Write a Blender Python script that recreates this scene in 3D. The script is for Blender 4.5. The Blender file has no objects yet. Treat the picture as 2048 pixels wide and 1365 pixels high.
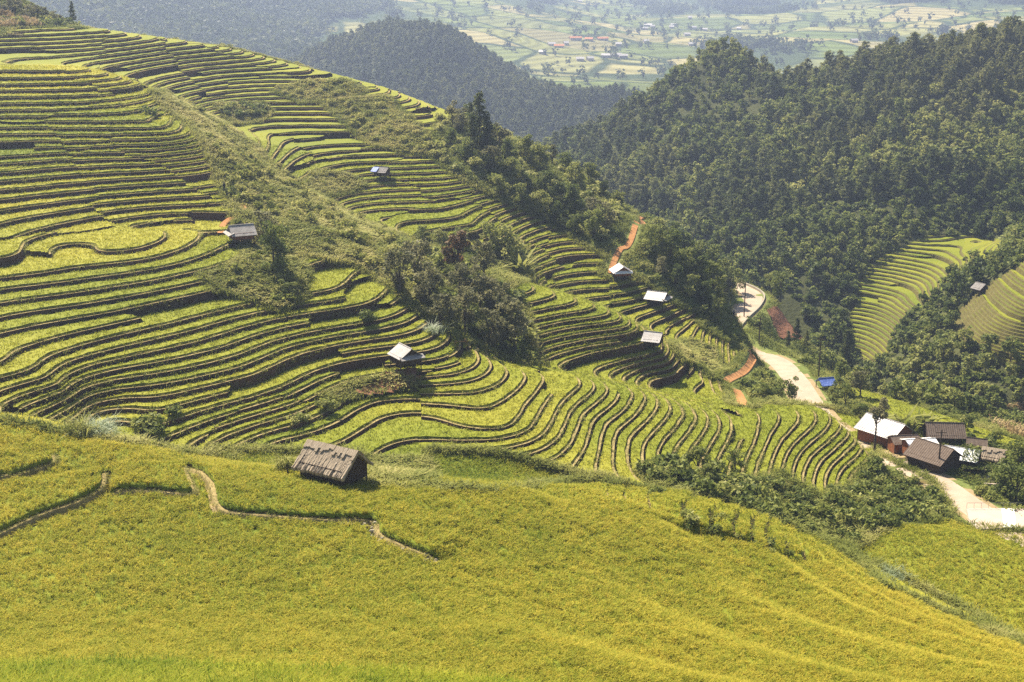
import bpy, math, random
import numpy as np

# ------------------------------------------------------------------ camera, sky, sun, exposure
random.seed(5)
RNG = np.random.default_rng(11)
SC = bpy.context.scene
COL = SC.collection
FPX = 2844.0                       # focal length in photo pixels (2048 wide)
PITCH = math.radians(15.7)
CP, SP = math.cos(PITCH), math.sin(PITCH)
cam_data = bpy.data.cameras.new('camera')
cam = bpy.data.objects.new('camera', cam_data)
COL.objects.link(cam)
cam_data.sensor_width = 36.0
cam_data.lens = 36.0 * FPX / 2048.0
cam_data.clip_start = 0.5
cam_data.clip_end = 20000.0
cam.location = (0, 0, 0)
cam.rotation_euler = (math.radians(90) - PITCH, 0, 0)
SC.camera = cam

SUN_EL, SUN_AZ = math.radians(47), math.radians(-32)      # azimuth measured from +Y, negative = left
world = bpy.data.worlds.new('World')
SC.world = world
world.use_nodes = True
wn = world.node_tree
sky = wn.nodes.new('ShaderNodeTexSky')
sky.sky_type = 'NISHITA'
sky.sun_disc = False
sky.sun_elevation = SUN_EL
sky.sun_rotation = SUN_AZ
sky.air_density = 1.2
sky.dust_density = 2.0
wn.links.new(sky.outputs[0], wn.nodes['Background'].inputs[0])
wn.nodes['Background'].inputs[1].default_value = 0.05
sun_data = bpy.data.lights.new('sun', 'SUN')
sun_data.energy = 5.0
sun_data.angle = math.radians(0.5)
sun_data.color = (1.0, 0.90, 0.74)
sun = bpy.data.objects.new('sun', sun_data)
COL.objects.link(sun)
sun.rotation_euler = (math.radians(90) - SUN_EL, 0, math.pi - SUN_AZ)
SC.view_settings.view_transform = 'Standard'
SC.view_settings.look = 'None'
SC.view_settings.gamma = 1.0
SC.view_settings.exposure = 1.45
SC.cycles.use_denoising = False
SC.cycles.max_bounces = 6
SC.cycles.diffuse_bounces = 3
SC.cycles.glossy_bounces = 1
SC.cycles.transmission_bounces = 3
SC.cycles.transparent_max_bounces = 4
SC.cycles.volume_bounces = 0
SC.cycles.sample_clamp_indirect = 4.0

# ------------------------------------------------------------------ small helpers
def unproj(px, py, D):
    """photo pixel at forward distance D (metres along +Y) -> world point"""
    cx, cy = (px - 1024.0) / FPX, (682.5 - py) / FPX
    Y = CP + cy * SP
    Z = -SP + cy * CP
    return (D * cx / Y, D, D * Z / Y)

def tanof(py):
    cy = (682.5 - py) / FPX
    return (SP - cy * CP) / (CP + cy * SP)

def Zp(px, py, z):
    return unproj(px, py, -z / tanof(py))

def project(x, y, z):
    f = y * CP - z * SP
    u = y * SP + z * CP
    return 1024 + FPX * x / f, 682.5 - FPX * u / f

def hash2(i, j, seed=0):
    n = (i.astype(np.int64) * 374761393 + j.astype(np.int64) * 668265263 + seed * 974711) & 0x7fffffff
    n = ((n ^ (n >> 13)) * 1274126177) & 0x7fffffff
    n = (n ^ (n >> 16)) & 0xffff
    return n / 65535.0

def vnoise(x, y, seed=0):
    xi, yi = np.floor(x), np.floor(y)
    fx, fy = x - xi, y - yi
    fx = fx * fx * (3 - 2 * fx)
    fy = fy * fy * (3 - 2 * fy)
    a, b = hash2(xi, yi, seed), hash2(xi + 1, yi, seed)
    c, d = hash2(xi, yi + 1, seed), hash2(xi + 1, yi + 1, seed)
    return (a * (1 - fx) + b * fx) * (1 - fy) + (c * (1 - fx) + d * fx) * fy

def fbm(x, y, wl, seed=0, octs=3):
    s, a, t = 0.0, 1.0, 0.0
    for o in range(octs):
        k = 2.0 ** o / wl
        s = s + a * (vnoise(x * k + 13.7 * o, y * k - 7.3 * o, seed + o) - 0.5)
        t += a
        a *= 0.5
    return s / t * 2.0

def tag(o, label=None, cat=None, group=None, kind=None):
    if label: o['label'] = label
    if cat: o['category'] = cat
    if group: o['group'] = group
    if kind: o['kind'] = kind
    return o

def mesh_np(name, co, tri, mats, midx=None, attrs=None, smooth=False):
    """numpy arrays -> mesh; co (n,3), tri (m,3) ints or (m,4)"""
    me = bpy.data.meshes.new(name)
    n, m, k = len(co), len(tri), tri.shape[1]
    me.vertices.add(n)
    me.vertices.foreach_set('co', np.ascontiguousarray(co, np.float32).ravel())
    me.loops.add(m * k)
    me.loops.foreach_set('vertex_index', np.ascontiguousarray(tri, np.int32).ravel())
    me.polygons.add(m)
    me.polygons.foreach_set('loop_start', np.arange(0, m * k, k, dtype=np.int32))
    if midx is not None:
        me.polygons.foreach_set('material_index', np.ascontiguousarray(midx, np.int32))
    me.polygons.foreach_set('use_smooth', np.full(m, bool(smooth)))
    for mt in (mats if isinstance(mats, (list, tuple)) else [mats]):
        me.materials.append(mt)
    for an, (dom, arr) in (attrs or {}).items():
        at = me.attributes.new(an, 'FLOAT', dom)
        at.data.foreach_set('value', np.ascontiguousarray(arr, np.float32).ravel())
    me.update(calc_edges=True)
    return me

def link(name, me, parent=None):
    o = bpy.data.objects.new(name, me)
    COL.objects.link(o)
    if parent is not None: o.parent = parent
    return o

class TPS:
    """smooth height surface through control points"""
    def __init__(self, pts, lam=0.002):
        p = np.array(pts, float)
        self.c = p[:, :2] / 100.0
        n = len(p)
        K = self.k(self.c, self.c) + lam * np.eye(n)
        A = np.zeros((n + 3, n + 3))
        A[:n, :n] = K
        A[:n, n] = 1
        A[:n, n + 1:] = self.c
        A[n:, :n] = A[:n, n:].T
        b = np.zeros(n + 3)
        b[:n] = p[:, 2]
        self.w = np.linalg.solve(A, b)
    def k(self, a, b):
        r2 = ((a[:, None, :] - b[None, :, :]) ** 2).sum(-1)
        return 0.5 * r2 * np.log(r2 + 1e-9)
    def __call__(self, x, y):
        x = np.asarray(x, float); y = np.asarray(y, float)
        sh = np.broadcast(x, y).shape
        q = np.stack([np.broadcast_to(x, sh).ravel(), np.broadcast_to(y, sh).ravel()], 1) / 100.0
        out = np.empty(len(q))
        n = len(self.c)
        for i in range(0, len(q), 40000):
            s = q[i:i + 40000]
            out[i:i + 40000] = self.k(s, self.c) @ self.w[:n] + self.w[n] + s @ self.w[n + 1:]
        return out.reshape(sh)

def inpoly(px, py, poly):
    ins = np.zeros(px.shape, bool)
    n = len(poly)
    for i in range(n):
        x1, y1 = poly[i]
        x2, y2 = poly[(i + 1) % n]
        if y1 == y2: continue
        c = ((y1 > py) != (y2 > py)) & (px < (x2 - x1) * (py - y1) / (y2 - y1) + x1)
        ins ^= c
    return ins

def pgrid(s0, s1, ds, rows):
    """perspective grid: columns of constant x/y, rows of constant y"""
    s = np.arange(s0, s1 + ds * 0.5, ds)
    D = np.asarray(rows)
    X = D[:, None] * s[None, :]
    Y = np.repeat(D[:, None], len(s), 1)
    nr, nc = X.shape
    i = np.arange(nr - 1)[:, None] * nc + np.arange(nc - 1)[None, :]
    q = np.stack([i, i + 1, i + nc + 1, i + nc], -1).reshape(-1, 4)
    return X.ravel(), Y.ravel(), q

def rows_between(a, b, f):
    out = [a]
    while out[-1] < b: out.append(out[-1] + f(out[-1]))
    return out
# ------------------------------------------------------------------ the land: control points (photo pixel, distance) of each hill
U = unproj
NEAR = [
 # slope below the camera
 (0,0,-4),(-40,10,-12),(40,10,-14),(0,45,-30.5),(-45,45,-29),(45,45,-33),(-25,25,-17),(25,25,-20),
 U(-300,1365,79),U(0,1365,80),U(512,1365,82),U(1024,1365,85),U(1536,1365,90),U(2048,1365,97),U(2350,1365,100),
 Zp(-200,1250,-49.0),Zp(100,1250,-49.5),Zp(400,1250,-49.7),Zp(700,1200,-50),Zp(100,1120,-50),Zp(400,1045,-50.1),Zp(700,1060,-50.4),
 U(1024,1250,99),U(1024,1150,112),U(1024,1050,124),U(1024,985,132),
 U(1400,1250,105),U(1400,1150,120),U(1400,1070,131),U(1700,1250,112),U(1700,1155,133),U(2048,1300,115),U(2350,1365,122),
 # far rim of the foreground shoulder
 U(680,975,128),U(600,952,130),U(450,945,131),U(230,887,133),U(0,845,138),U(-200,830,140),U(100,1000,122.5),U(0,940,128),
 (-38,146,-54.5),(-52,152,-54.5),(-20,146,-56),
 # gully on the right of the shoulder
 U(1380,1015,146),U(1450,1042,140),U(1550,1075,142),U(1640,1102,147),U(1740,1137,153),U(1850,1200,145),U(2000,1250,139.5),
 U(1800,1080,168),U(2000,1075,171),U(2000,1150,157),U(1850,1135,157),U(2300,1100,168),U(2300,1250,140),
 # bowl
 U(200,858,163),U(300,870,161),U(450,902,160),U(560,895,164.6),U(700,900,165),U(850,890,168.8),U(800,935,162),U(1000,930,164.5),U(1100,950,162.9),U(900,965,153),
 U(1300,955,169),U(1500,1000,171),U(1600,1050,168),U(1680,1082,166.7),U(1680,1020,179),U(1750,965,194),U(1850,1030,184),
 # terraced amphitheatre, level lines
 Zp(298,807,-54.5),Zp(304,831,-54.6),Zp(513,756,-54.5),Zp(674,698,-54.5),
 Zp(171,708,-50),Zp(120,752,-50),Zp(103,838,-50.3),Zp(340,664,-50),Zp(510,619,-50),
 Zp(0,564,-45),Zp(171,513,-45),Zp(301,473,-45),Zp(370,465,-45),Zp(490,497,-46),
 Zp(0,700,-48.6),Zp(-200,640,-46),
 Zp(0,509,-42.7),Zp(205,485,-43),Zp(308,451,-43),Zp(450,427,-43),
 Zp(0,390,-39.3),Zp(428,349,-39.3),Zp(0,337,-36.5),Zp(212,322,-36.5),Zp(393,310,-36.5),
 Zp(0,270,-33),Zp(342,265,-33),Zp(277,233,-31.3),Zp(0,188,-28),Zp(291,172,-28.2),Zp(0,136,-25),Zp(180,138,-25.2),Zp(-250,140,-24),Zp(-250,390,-38.5),
 # spur crest down to the white hut and the long green spur
 Zp(720,600,-50.5),Zp(800,650,-53.5),Zp(850,660,-54.5),Zp(805,745,-57.3),Zp(870,690,-55.5),Zp(740,790,-59),Zp(850,840,-60.5),
 U(930,690,200),U(1140,742,201),U(1300,778,205),U(1500,818,209),U(1650,818,217),U(1740,857,213),
 Zp(1000,850,-60),Zp(1240,870,-64.5),Zp(1250,930,-64.8),Zp(1450,930,-68.7),Zp(1600,960,-72),Zp(1730,930,-74.7),Zp(1640,978,-73.2),Zp(1420,870,-67.5),
 # scrub slope right of the spur, and its gully
 U(420,255,284),U(500,330,262),U(560,420,240),U(640,500,221),U(750,560,215),U(560,330,280),U(650,400,266),U(760,470,245),U(870,540,226),
 U(880,600,214),U(950,600,225),U(1000,660,212),U(1070,725,213),U(1000,720,206),
 # far terraced hillside
 U(240,150,320),U(0,112,324),U(0,62,345),U(200,110,334),U(200,60,360),U(60,60,354),U(-250,60,340),
 U(450,250,316),U(450,200,335),U(450,150,356),U(450,95,382),
 U(700,430,270),U(700,350,291.6),U(700,250,323.5),U(700,165,355.8),
 U(860,490,256),U(950,520,255),U(950,450,271),U(950,350,298),U(950,255,332),
 Zp(1048,574,-56.4),Zp(1164,622,-59),Zp(1069,640,-59),Zp(1069,698,-61.5),Zp(1253,660,-61.5),Zp(1330,700,-65.0),Zp(1400,745,-68.6),Zp(1455,792,-72.5),Zp(1300,762,-69),Zp(1200,728,-65.2),Zp(1370,770,-71),
 U(1212,628,254),U(1243,578,266),U(1100,588,261),U(1147,526,276),U(1069,556,260),U(1100,450,291),U(1100,330,330),U(1300,600,266),U(1300,500,283),U(1280,445,302),U(1345,650,260),U(1480,705,263),U(1400,680,256),U(1465,600,290),U(1400,540,296),U(1330,665,256),
 # behind the far ridge
 (-165,395,-26),(-100,410,-34),(-60,420,-46),(-20,420,-66),(15,400,-84),(50,380,-98),(-160,450,-60),(-80,470,-80),(0,470,-110),(-220,480,-40),
 # top-left knoll
 U(0,25,366),U(60,33,372),U(140,54,378),U(-100,5,362),U(-100,-60,385),
 # road valley
 U(1450,645,315),U(1500,590,343),U(1525,600,338),U(1470,572,352),U(1550,715,285),U(1600,770,263.6),U(1625,812,248),
 U(1860,955,204),U(1950,1020,190),U(1990,1045,184),U(2200,1150,172),
 U(1765,882,219.6),U(1880,930,209.5),U(1930,950,207.8),U(1985,925,214.7),U(1885,877,226),U(2150,950,212),
 U(1700,785,260.5),U(1850,838,241),U(2000,885,227),U(2200,950,215),
 U(1570,640,332),U(1600,680,321),U(1680,760,298),U(1750,790,284),U(1640,745,283),
 (95,290,-100),(80,320,-103),(60,360,-104),(48,385,-104),(125,270,-100),(40,410,-112),(140,330,-112),(90,400,-118),(90,440,-125),
]
HN = TPS(NEAR)
WOOD = [
 U(1470,565,395),U(1500,560,400),U(1650,605,390),U(1740,705,360),U(1850,785,320),U(2048,835,300),U(2250,850,290),
 U(1700,660,375),U(1780,560,400),U(1850,475,425.6),U(2000,480,424),
 U(1850,380,456),U(1850,270,506),U(1850,150,570),U(1830,118,592),U(2048,75,605),U(2250,20,615),U(2048,250,520),U(2048,450,420),U(2250,400,420),
 U(2040,520,350),U(1900,645,345),U(2040,640,320),U(1990,750,310),U(2048,750,300),U(1880,560,388),U(2250,560,320),U(1950,560,368),
 U(1460,90,622),U(1460,205,578),U(1460,350,510),U(1400,470,450),U(1300,300,560),U(1300,205,640),U(1220,295,600),U(1160,360,560),
 U(1150,420,520),U(1250,450,500),U(1330,500,450),
 U(1560,178,612),U(1600,158,606),U(1640,176,600),U(1690,138,600),U(1600,250,545),U(1650,400,470),U(1570,480,430),U(1750,135,592),
 (60,670,-88),(100,670,-90),(160,690,-82),(220,690,-74),(30,680,-95),(250,760,-70),(100,800,-125),(0,800,-140),(200,850,-110),
 (60,330,-128),(90,290,-122),(120,250,-125),(30,400,-120),(20,460,-118),(0,520,-112),(0,600,-108),
]
HW = TPS(WOOD)
MID = [
 U(800,55,1170),U(870,60,1162),U(740,70,1177),U(660,100,1185),U(600,130,1200),U(540,160,1215),U(920,90,1140),U(960,125,1132),U(1080,185,1110),U(1200,195,1095),U(1280,218,1080),
 U(800,170,1050),U(900,200,1035),U(1000,230,1020),U(1100,280,960),U(1200,310,930),U(700,180,1080),U(600,220,1110),U(1280,280,975),
 U(800,260,960),U(1000,330,900),U(1150,360,855),
 (-90,1350,-120),(-45,1320,-112),(30,1290,-165),(90,1260,-187),(-180,1350,-165),(-90,1500,-195),(60,1500,-225),(180,1350,-225),(-300,1350,-195),(120,1050,-177),
 (-225,975,-195),(-90,780,-187),(0,750,-187),
]
HM = TPS(MID)
FAR = [
 U(-200,60,1300),U(200,60,1400),U(200,0,1520),U(200,-100,1700),U(200,-220,1900),U(500,70,1500),U(500,0,1750),U(500,-60,2050),U(700,30,1800),U(700,-40,2200),
 U(-200,-50,1500),U(-300,-200,1800),
 U(950,60,1750),U(950,20,2150),U(1000,80,1700),U(1100,120,1600),U(1300,180,1330),U(1300,90,1950),U(1300,30,2600),U(1300,0,2900),U(1300,-60,3300),
 U(1700,0,2700),U(1700,60,2050),U(1700,120,1650),U(2048,0,2400),U(2300,0,2200),U(2048,-70,3000),U(1000,-60,3100),U(1600,-100,3700),U(2400,-80,2900),
 U(600,-160,2800),U(1300,-160,4300),U(2200,-170,4000),U(0,-300,2600),
 (-300,1000,-150),(0,1050,-150),(250,1050,-150),(500,1100,-150),(-150,700,-190),(150,700,-190),(450,700,-190),
]
HF = TPS(FAR)

# ---- road corridor: centre line as (x, y, z)
ROAD = [U(1440,560,372),U(1472,572,352),U(1503,590,341),U(1497,612,330),U(1468,640,315),U(1452,668,303),U(1485,700,293),U(1552,722,284),U(1590,760,266),U(1616,800,251),
        U(1650,845,237),U(1740,905,219),U(1800,930,210),U(1868,962,201.5),U(1930,1005,192),U(1995,1048,183),U(2100,1110,172),U(2230,1180,162)]
def smooth_line(pts, n=8):
    p = np.array(pts, float)
    p = np.vstack([2 * p[0] - p[1], p, 2 * p[-1] - p[-2]])
    out = []
    for i in range(1, len(p) - 2):
        for t in np.linspace(0, 1, n, endpoint=False):
            a, b, c, d = p[i - 1], p[i], p[i + 1], p[i + 2]
            out.append(0.5 * ((2 * b) + (c - a) * t + (2 * a - 5 * b + 4 * c - d) * t * t + (3 * b - a - 3 * c + d) * t ** 3))
    out.append(p[-2])
    return np.array(out)
ROADL = smooth_line(ROAD, 8)

def line_dist(x, y, L):
    """distance to polyline, z there, signed side and parameter"""
    d = np.full(x.shape, 1e9); z = np.zeros(x.shape); sd = np.zeros(x.shape); tt = np.zeros(x.shape)
    for i in range(len(L) - 1):
        a, b = L[i], L[i + 1]
        ex, ey = b[0] - a[0], b[1] - a[1]
        l2 = ex * ex + ey * ey + 1e-9
        t = np.clip(((x - a[0]) * ex + (y - a[1]) * ey) / l2, 0, 1)
        dx, dy = x - a[0] - t * ex, y - a[1] - t * ey
        dd = np.hypot(dx, dy)
        m = dd < d
        d[m] = dd[m]
        z[m] = (a[2] + t * (b[2] - a[2]))[m]
        sd[m] = np.sign(ex * dy - ey * dx)[m] * dd[m]
        tt[m] = (i + t)[m] / (len(L) - 1)
    return d, z, sd, tt

def hnear(x, y):
    x = np.asarray(x, float); y = np.asarray(y, float)
    h = HN(x, y)
    h = h + 0.25 * fbm(x, y, 16, 3, 2) * np.clip((y - 120) / 40, 0, 1)
    m = (x > 35) & (y > 150)
    if m.any():
        d, z, _, _ = line_dist(x[m], y[m], ROADL)
        w = np.clip((d - 3.6) / 6.0, 0, 1)
        w = w * w * (3 - 2 * w)
        h = h.copy()
        h[m] = z * (1 - w) + h[m] * w
    return h

def hit(px, py, fn=None, d0=70, d1=480, n=900):
    """first point of the (smooth) land seen at a photo pixel"""
    fn = fn or hnear
    D = np.linspace(d0, d1, n)
    x, y, z = unproj(px, py, D)
    g = fn(x, D) - z
    k = np.argmax(g > 0)
    if g[k] <= 0:                      # just misses: the nearest approach
        k = int(np.argmax(g - (D < d0 + 15) * 99)); return np.array(unproj(px, py, D[k]))
    if k > 0:
        t = g[k - 1] / (g[k - 1] - g[k] + 1e-9)
        Dh = D[k - 1] + t * (D[k] - D[k - 1])
    else: Dh = D[0]
    return np.array(unproj(px, py, Dh))
# ------------------------------------------------------------------ materials (all procedural)
def new_mat(name):
    m = bpy.data.materials.new(name)
    m.use_nodes = True
    nt = m.node_tree
    for n in list(nt.nodes): nt.nodes.remove(n)
    out = nt.nodes.new('ShaderNodeOutputMaterial')
    return m, nt, out

def ramp_node(nt, cols, fac):
    r = nt.nodes.new('ShaderNodeValToRGB')
    e = r.color_ramp.elements
    while len(e) < len(cols): e.new(0.5)
    for i, c in enumerate(cols):
        e[i].position = i / (len(cols) - 1)
        e[i].color = (c[0], c[1], c[2], 1)
    nt.links.new(fac, r.inputs[0])
    return r.outputs[0]

def surf(name, cols, attr=None, nscale=1.0, namt=0.5, transl=0.0, rough=0.8, spec=0.15, bump=0.0, bscale=None, stretch=(1, 1, 1), obj=False, objrand=0.0, detail=4, metal=0.0):
    """colour ramp driven by an attribute and/or a noise; optional translucency for leaves"""
    m, nt, out = new_mat(name)
    L = nt.links.new
    tc = nt.nodes.new('ShaderNodeTexCoord')
    mp = nt.nodes.new('ShaderNodeMapping')
    mp.inputs['Scale'].default_value = stretch
    L(tc.outputs['Object'], mp.inputs[0])
    no = nt.nodes.new('ShaderNodeTexNoise')
    no.inputs['Scale'].default_value = nscale
    no.inputs['Detail'].default_value = detail
    L(mp.outputs[0], no.inputs['Vector'])
    sub = nt.nodes.new('ShaderNodeMath'); sub.operation = 'MULTIPLY_ADD'
    L(no.outputs[0], sub.inputs[0]); sub.inputs[1].default_value = namt * 2; sub.inputs[2].default_value = -namt
    val = sub.outputs[0]
    add = nt.nodes.new('ShaderNodeMath'); add.operation = 'ADD'
    L(val, add.inputs[0]); add.inputs[1].default_value = 0.5
    if attr:
        at = nt.nodes.new('ShaderNodeAttribute'); at.attribute_name = attr
        L(at.outputs['Fac'], add.inputs[1])
    val = add.outputs[0]
    if objrand:
        oi = nt.nodes.new('ShaderNodeObjectInfo')
        ma = nt.nodes.new('ShaderNodeMath'); ma.operation = 'MULTIPLY_ADD'
        L(oi.outputs['Random'], ma.inputs[0]); ma.inputs[1].default_value = objrand * 2; ma.inputs[2].default_value = -objrand
        a2 = nt.nodes.new('ShaderNodeMath'); a2.operation = 'ADD'
        L(val, a2.inputs[0]); L(ma.outputs[0], a2.inputs[1])
        val = a2.outputs[0]
    col = ramp_node(nt, cols, val)
    b = nt.nodes.new('ShaderNodeBsdfPrincipled')
    b.inputs['Roughness'].default_value = rough
    b.inputs['Specular IOR Level'].default_value = spec
    b.inputs['Metallic'].default_value = metal
    L(col, b.inputs['Base Color'])
    if bump:
        n2 = nt.nodes.new('ShaderNodeTexNoise')
        n2.inputs['Scale'].default_value = bscale or nscale
        n2.inputs['Detail'].default_value = 3
        L(mp.outputs[0], n2.inputs['Vector'])
        bp = nt.nodes.new('ShaderNodeBump')
        bp.inputs['Strength'].default_value = 1.0
        bp.inputs['Distance'].default_value = bump
        L(n2.outputs[0], bp.inputs['Height'])
        L(bp.outputs[0], b.inputs['Normal'])
    if transl > 0:
        t = nt.nodes.new('ShaderNodeBsdfTranslucent')
        L(col, t.inputs[0])
        mx = nt.nodes.new('ShaderNodeMixShader')
        mx.inputs[0].default_value = transl
        L(b.outputs[0], mx.inputs[1]); L(t.outputs[0], mx.inputs[2])
        L(mx.outputs[0], out.inputs[0])
    else:
        L(b.outputs[0], out.inputs[0])
    return m

RICE_COLS = [(.065, .110, .012), (.125, .168, .016), (.215, .235, .022), (.325, .305, .036), (.45, .37, .048)]
M_RICE = surf('rice', RICE_COLS, 'tint', 3.0, 0.10, 0.2, 0.75, 0.05, 0.10, 5.0)
M_RICEFRONT = surf('rice_edge', [tuple(v * 0.8 for v in c) for c in RICE_COLS], 'tint', 5.0, 0.15, 0.3, 0.8, 0.1, 0.12, 5.0, stretch=(1, 1, .35))  # rice colours darkened for the step fronts: their shade is put into the colour
M_BLADE = surf('rice_blade', [tuple(min(.8, v * 1.2) for v in c) for c in RICE_COLS], 'tint', 1.0, 0.06, 0.45, 0.7, 0.05)
M_GREENBLADE = surf('green_rice_blade', [(.10, .16, .010), (.20, .26, .016), (.36, .37, .03), (.50, .46, .06)], 'tint', 1.0, .06, .45, .7, .05)
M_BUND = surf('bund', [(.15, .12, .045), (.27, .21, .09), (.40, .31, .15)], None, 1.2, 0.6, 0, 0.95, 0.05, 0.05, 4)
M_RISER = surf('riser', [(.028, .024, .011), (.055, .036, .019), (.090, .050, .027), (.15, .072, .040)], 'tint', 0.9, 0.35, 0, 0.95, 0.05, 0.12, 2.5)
M_GRASSBANK = surf('grass_bank', [(.07, .062, .022), (.12, .105, .035), (.19, .16, .06)], None, .8, .5, 0, .95, .05, .1, 2)
M_LAND = surf('hillside_ground', [(.10, .055, .03), (.13, .10, .04), (.10, .13, .03), (.17, .19, .055), (.24, .25, .09)], 'tint', 0.35, 0.35, 0, 0.95, 0.05, 0.25, 1.5)
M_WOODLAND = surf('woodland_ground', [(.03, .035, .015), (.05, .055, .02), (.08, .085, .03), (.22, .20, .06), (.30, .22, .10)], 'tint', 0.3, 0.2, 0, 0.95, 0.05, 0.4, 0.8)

# ------------------------------------------------------------------ near land: zones (outlined on the visible slope)
TERR, SCRUB, SOFT, GRASS, TREES = 0, 1, 2, 3, 4
ZONES = [
 # scrub band down the back of the spur
 (SCRUB, [(383,258),(430,268),(470,300),(560,340),(640,392),(720,440),(800,470),(890,522),(905,570),(868,640),(832,628),(790,585),(745,552),(700,528),(655,520),(610,510),(580,470),(530,455),(500,430),(470,440),(452,400),(432,350),(410,300)]),
 (SCRUB, [(470,440),(530,455),(590,480),(610,540),(605,600),(560,625),(500,600),(430,580),(400,552),(440,540),(478,520),(490,495)]),
 (SCRUB, [(300,182),(335,186),(420,232),(520,298),(540,330),(500,325),(400,268),(330,222)]),
 # woody gully between the two hillsides
 (TREES, [(740,490),(800,470),(895,520),(950,545),(1010,572),(1050,620),(1065,690),(1075,735),(1000,715),(960,692),(900,672),(868,640),(840,600),(780,560)]),
 (TREES, [(835,468),(900,478),(960,500),(1030,480),(1055,505),(1060,560),(1010,575),(950,545),(895,520)]),
 # weedy patches on the far hillside
 (SCRUB, [(545,182),(600,165),(690,160),(735,182),(700,200),(600,208)]),
 (SCRUB, [(640,205),(700,198),(775,192),(830,250),(890,290),(880,318),(800,305),(740,290),(690,250)]),
 (SCRUB, [(428,210),(520,205),(545,225),(520,245),(470,250)]),
 (SCRUB, [(640,340),(700,352),(735,372),(690,388),(640,395),(600,370)]),
 # wooded back of the far ridge
 (TREES, [(880,240),(935,235),(960,205),(1110,300),(1290,420),(1262,470),(1215,520),(1150,480),(1090,440),(1010,405),(940,370),(880,330),(845,300)]),
 (TREES, [(1230,545),(1250,480),(1285,440),(1340,440),(1480,560),(1480,625),(1430,645),(1345,605),(1290,565)]),
 (SCRUB, [(1340,690),(1380,680),(1430,700),(1440,740),(1420,760),(1400,735),(1360,720)]),
 # valley with the road and the hamlet
 (GRASS, [(1395,650),(1470,560),(1560,545),(1720,690),(2060,830),(2260,900),(2260,1130),(2040,1062),(1935,1058),(1880,1035),(1830,1000),(1760,945),(1748,860),(1725,832),(1640,812),(1480,810),(1462,770),(1500,720),(1475,690),(1430,672)]),
 (TERR, [(1632,735),(1700,772),(1850,818),(2020,876),(2140,920),(2060,930),(1990,905),(1900,872),(1800,852),(1735,815),(1680,790)]),
 # bushes under the long spur
 (TREES, [(1275,945),(1330,930),(1400,955),(1440,965),(1500,962),(1560,945),(1600,975),(1640,990),(1700,972),(1752,905),(1862,962),(1905,1032),(1800,1058),(1700,1092),(1640,1082),(1560,1050),(1430,1005),(1310,975)]),
 # banks of weeds among the paddies
 (SCRUB, [(640,792),(700,768),(780,747),(835,760),(825,775),(730,790),(665,802)]),
 (SCRUB, [(760,920),(840,920),(850,960),(800,965),(745,950)]),
 # broad smooth paddies of the foreground and the right corner
 (SOFT, [(-400,800),(0,842),(230,884),(390,908),(600,950),(760,975),(1000,985),(1190,955),(1440,1058),(1700,1143),(2048,1295),(2400,1420),(2400,1700),(-600,1700)]),
 (SOFT, [(1190,950),(1300,982),(1370,992),(1453,1004),(1516,1036),(1570,1052),(1640,1084),(1720,1126),(1760,1175),(1600,1150),(1440,1080)]),
 (SOFT, [(850,900),(1000,905),(1110,935),(1180,955),(1000,985),(860,975)]),
 (SOFT, [(560,900),(700,905),(760,925),(745,960),(600,950),(430,930),(420,900)]),
 (SOFT, [(1690,1105),(1765,1062),(1880,1038),(1940,1060),(2060,1064),(2300,1100),(2400,1300),(2048,1290),(1900,1205),(1750,1130)]),
]
TRACKS = [smooth_line([hit(a, b) for a, b in pts], 6) for pts in (
    [(1285,427),(1278,438),(1286,452),(1264,474),(1240,500),(1228,525),(1221,548)], [(1496,700),(1506,718),(1494,738),(1468,755),(1452,764)], [(1472,780),(1480,795),(1486,812)])]
PLOUGH = [(1528,622),(1550,612),(1578,618),(1618,672),(1600,684),(1560,682)]
def zone_of(x, y, z):
    px, py = project(x, y, z)
    zn = np.zeros(px.shape, int)
    for kind, poly in ZONES:
        zn[inpoly(px, py, poly)] = kind
    zn[(y < 60)] = SOFT
    back = (py < 300) & (y > 385) & (px < 1000)          # far side of the ridge, out of sight
    zn[back] = SCRUB
    zn[(px < 178) & (py < 58)] = GRASS
    for L_ in TRACKS:
        m = (np.abs(x - L_[:, 0].mean()) < 25) & (np.abs(y - L_[:, 1].mean()) < 45)
        if m.any():
            sub_ = zn[m]; sub_[line_dist(x[m], y[m], L_)[0] < 2.1] = GRASS; zn[m] = sub_
    zn[(px < 20) & (py < 72)] = GRASS
    return zn

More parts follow.
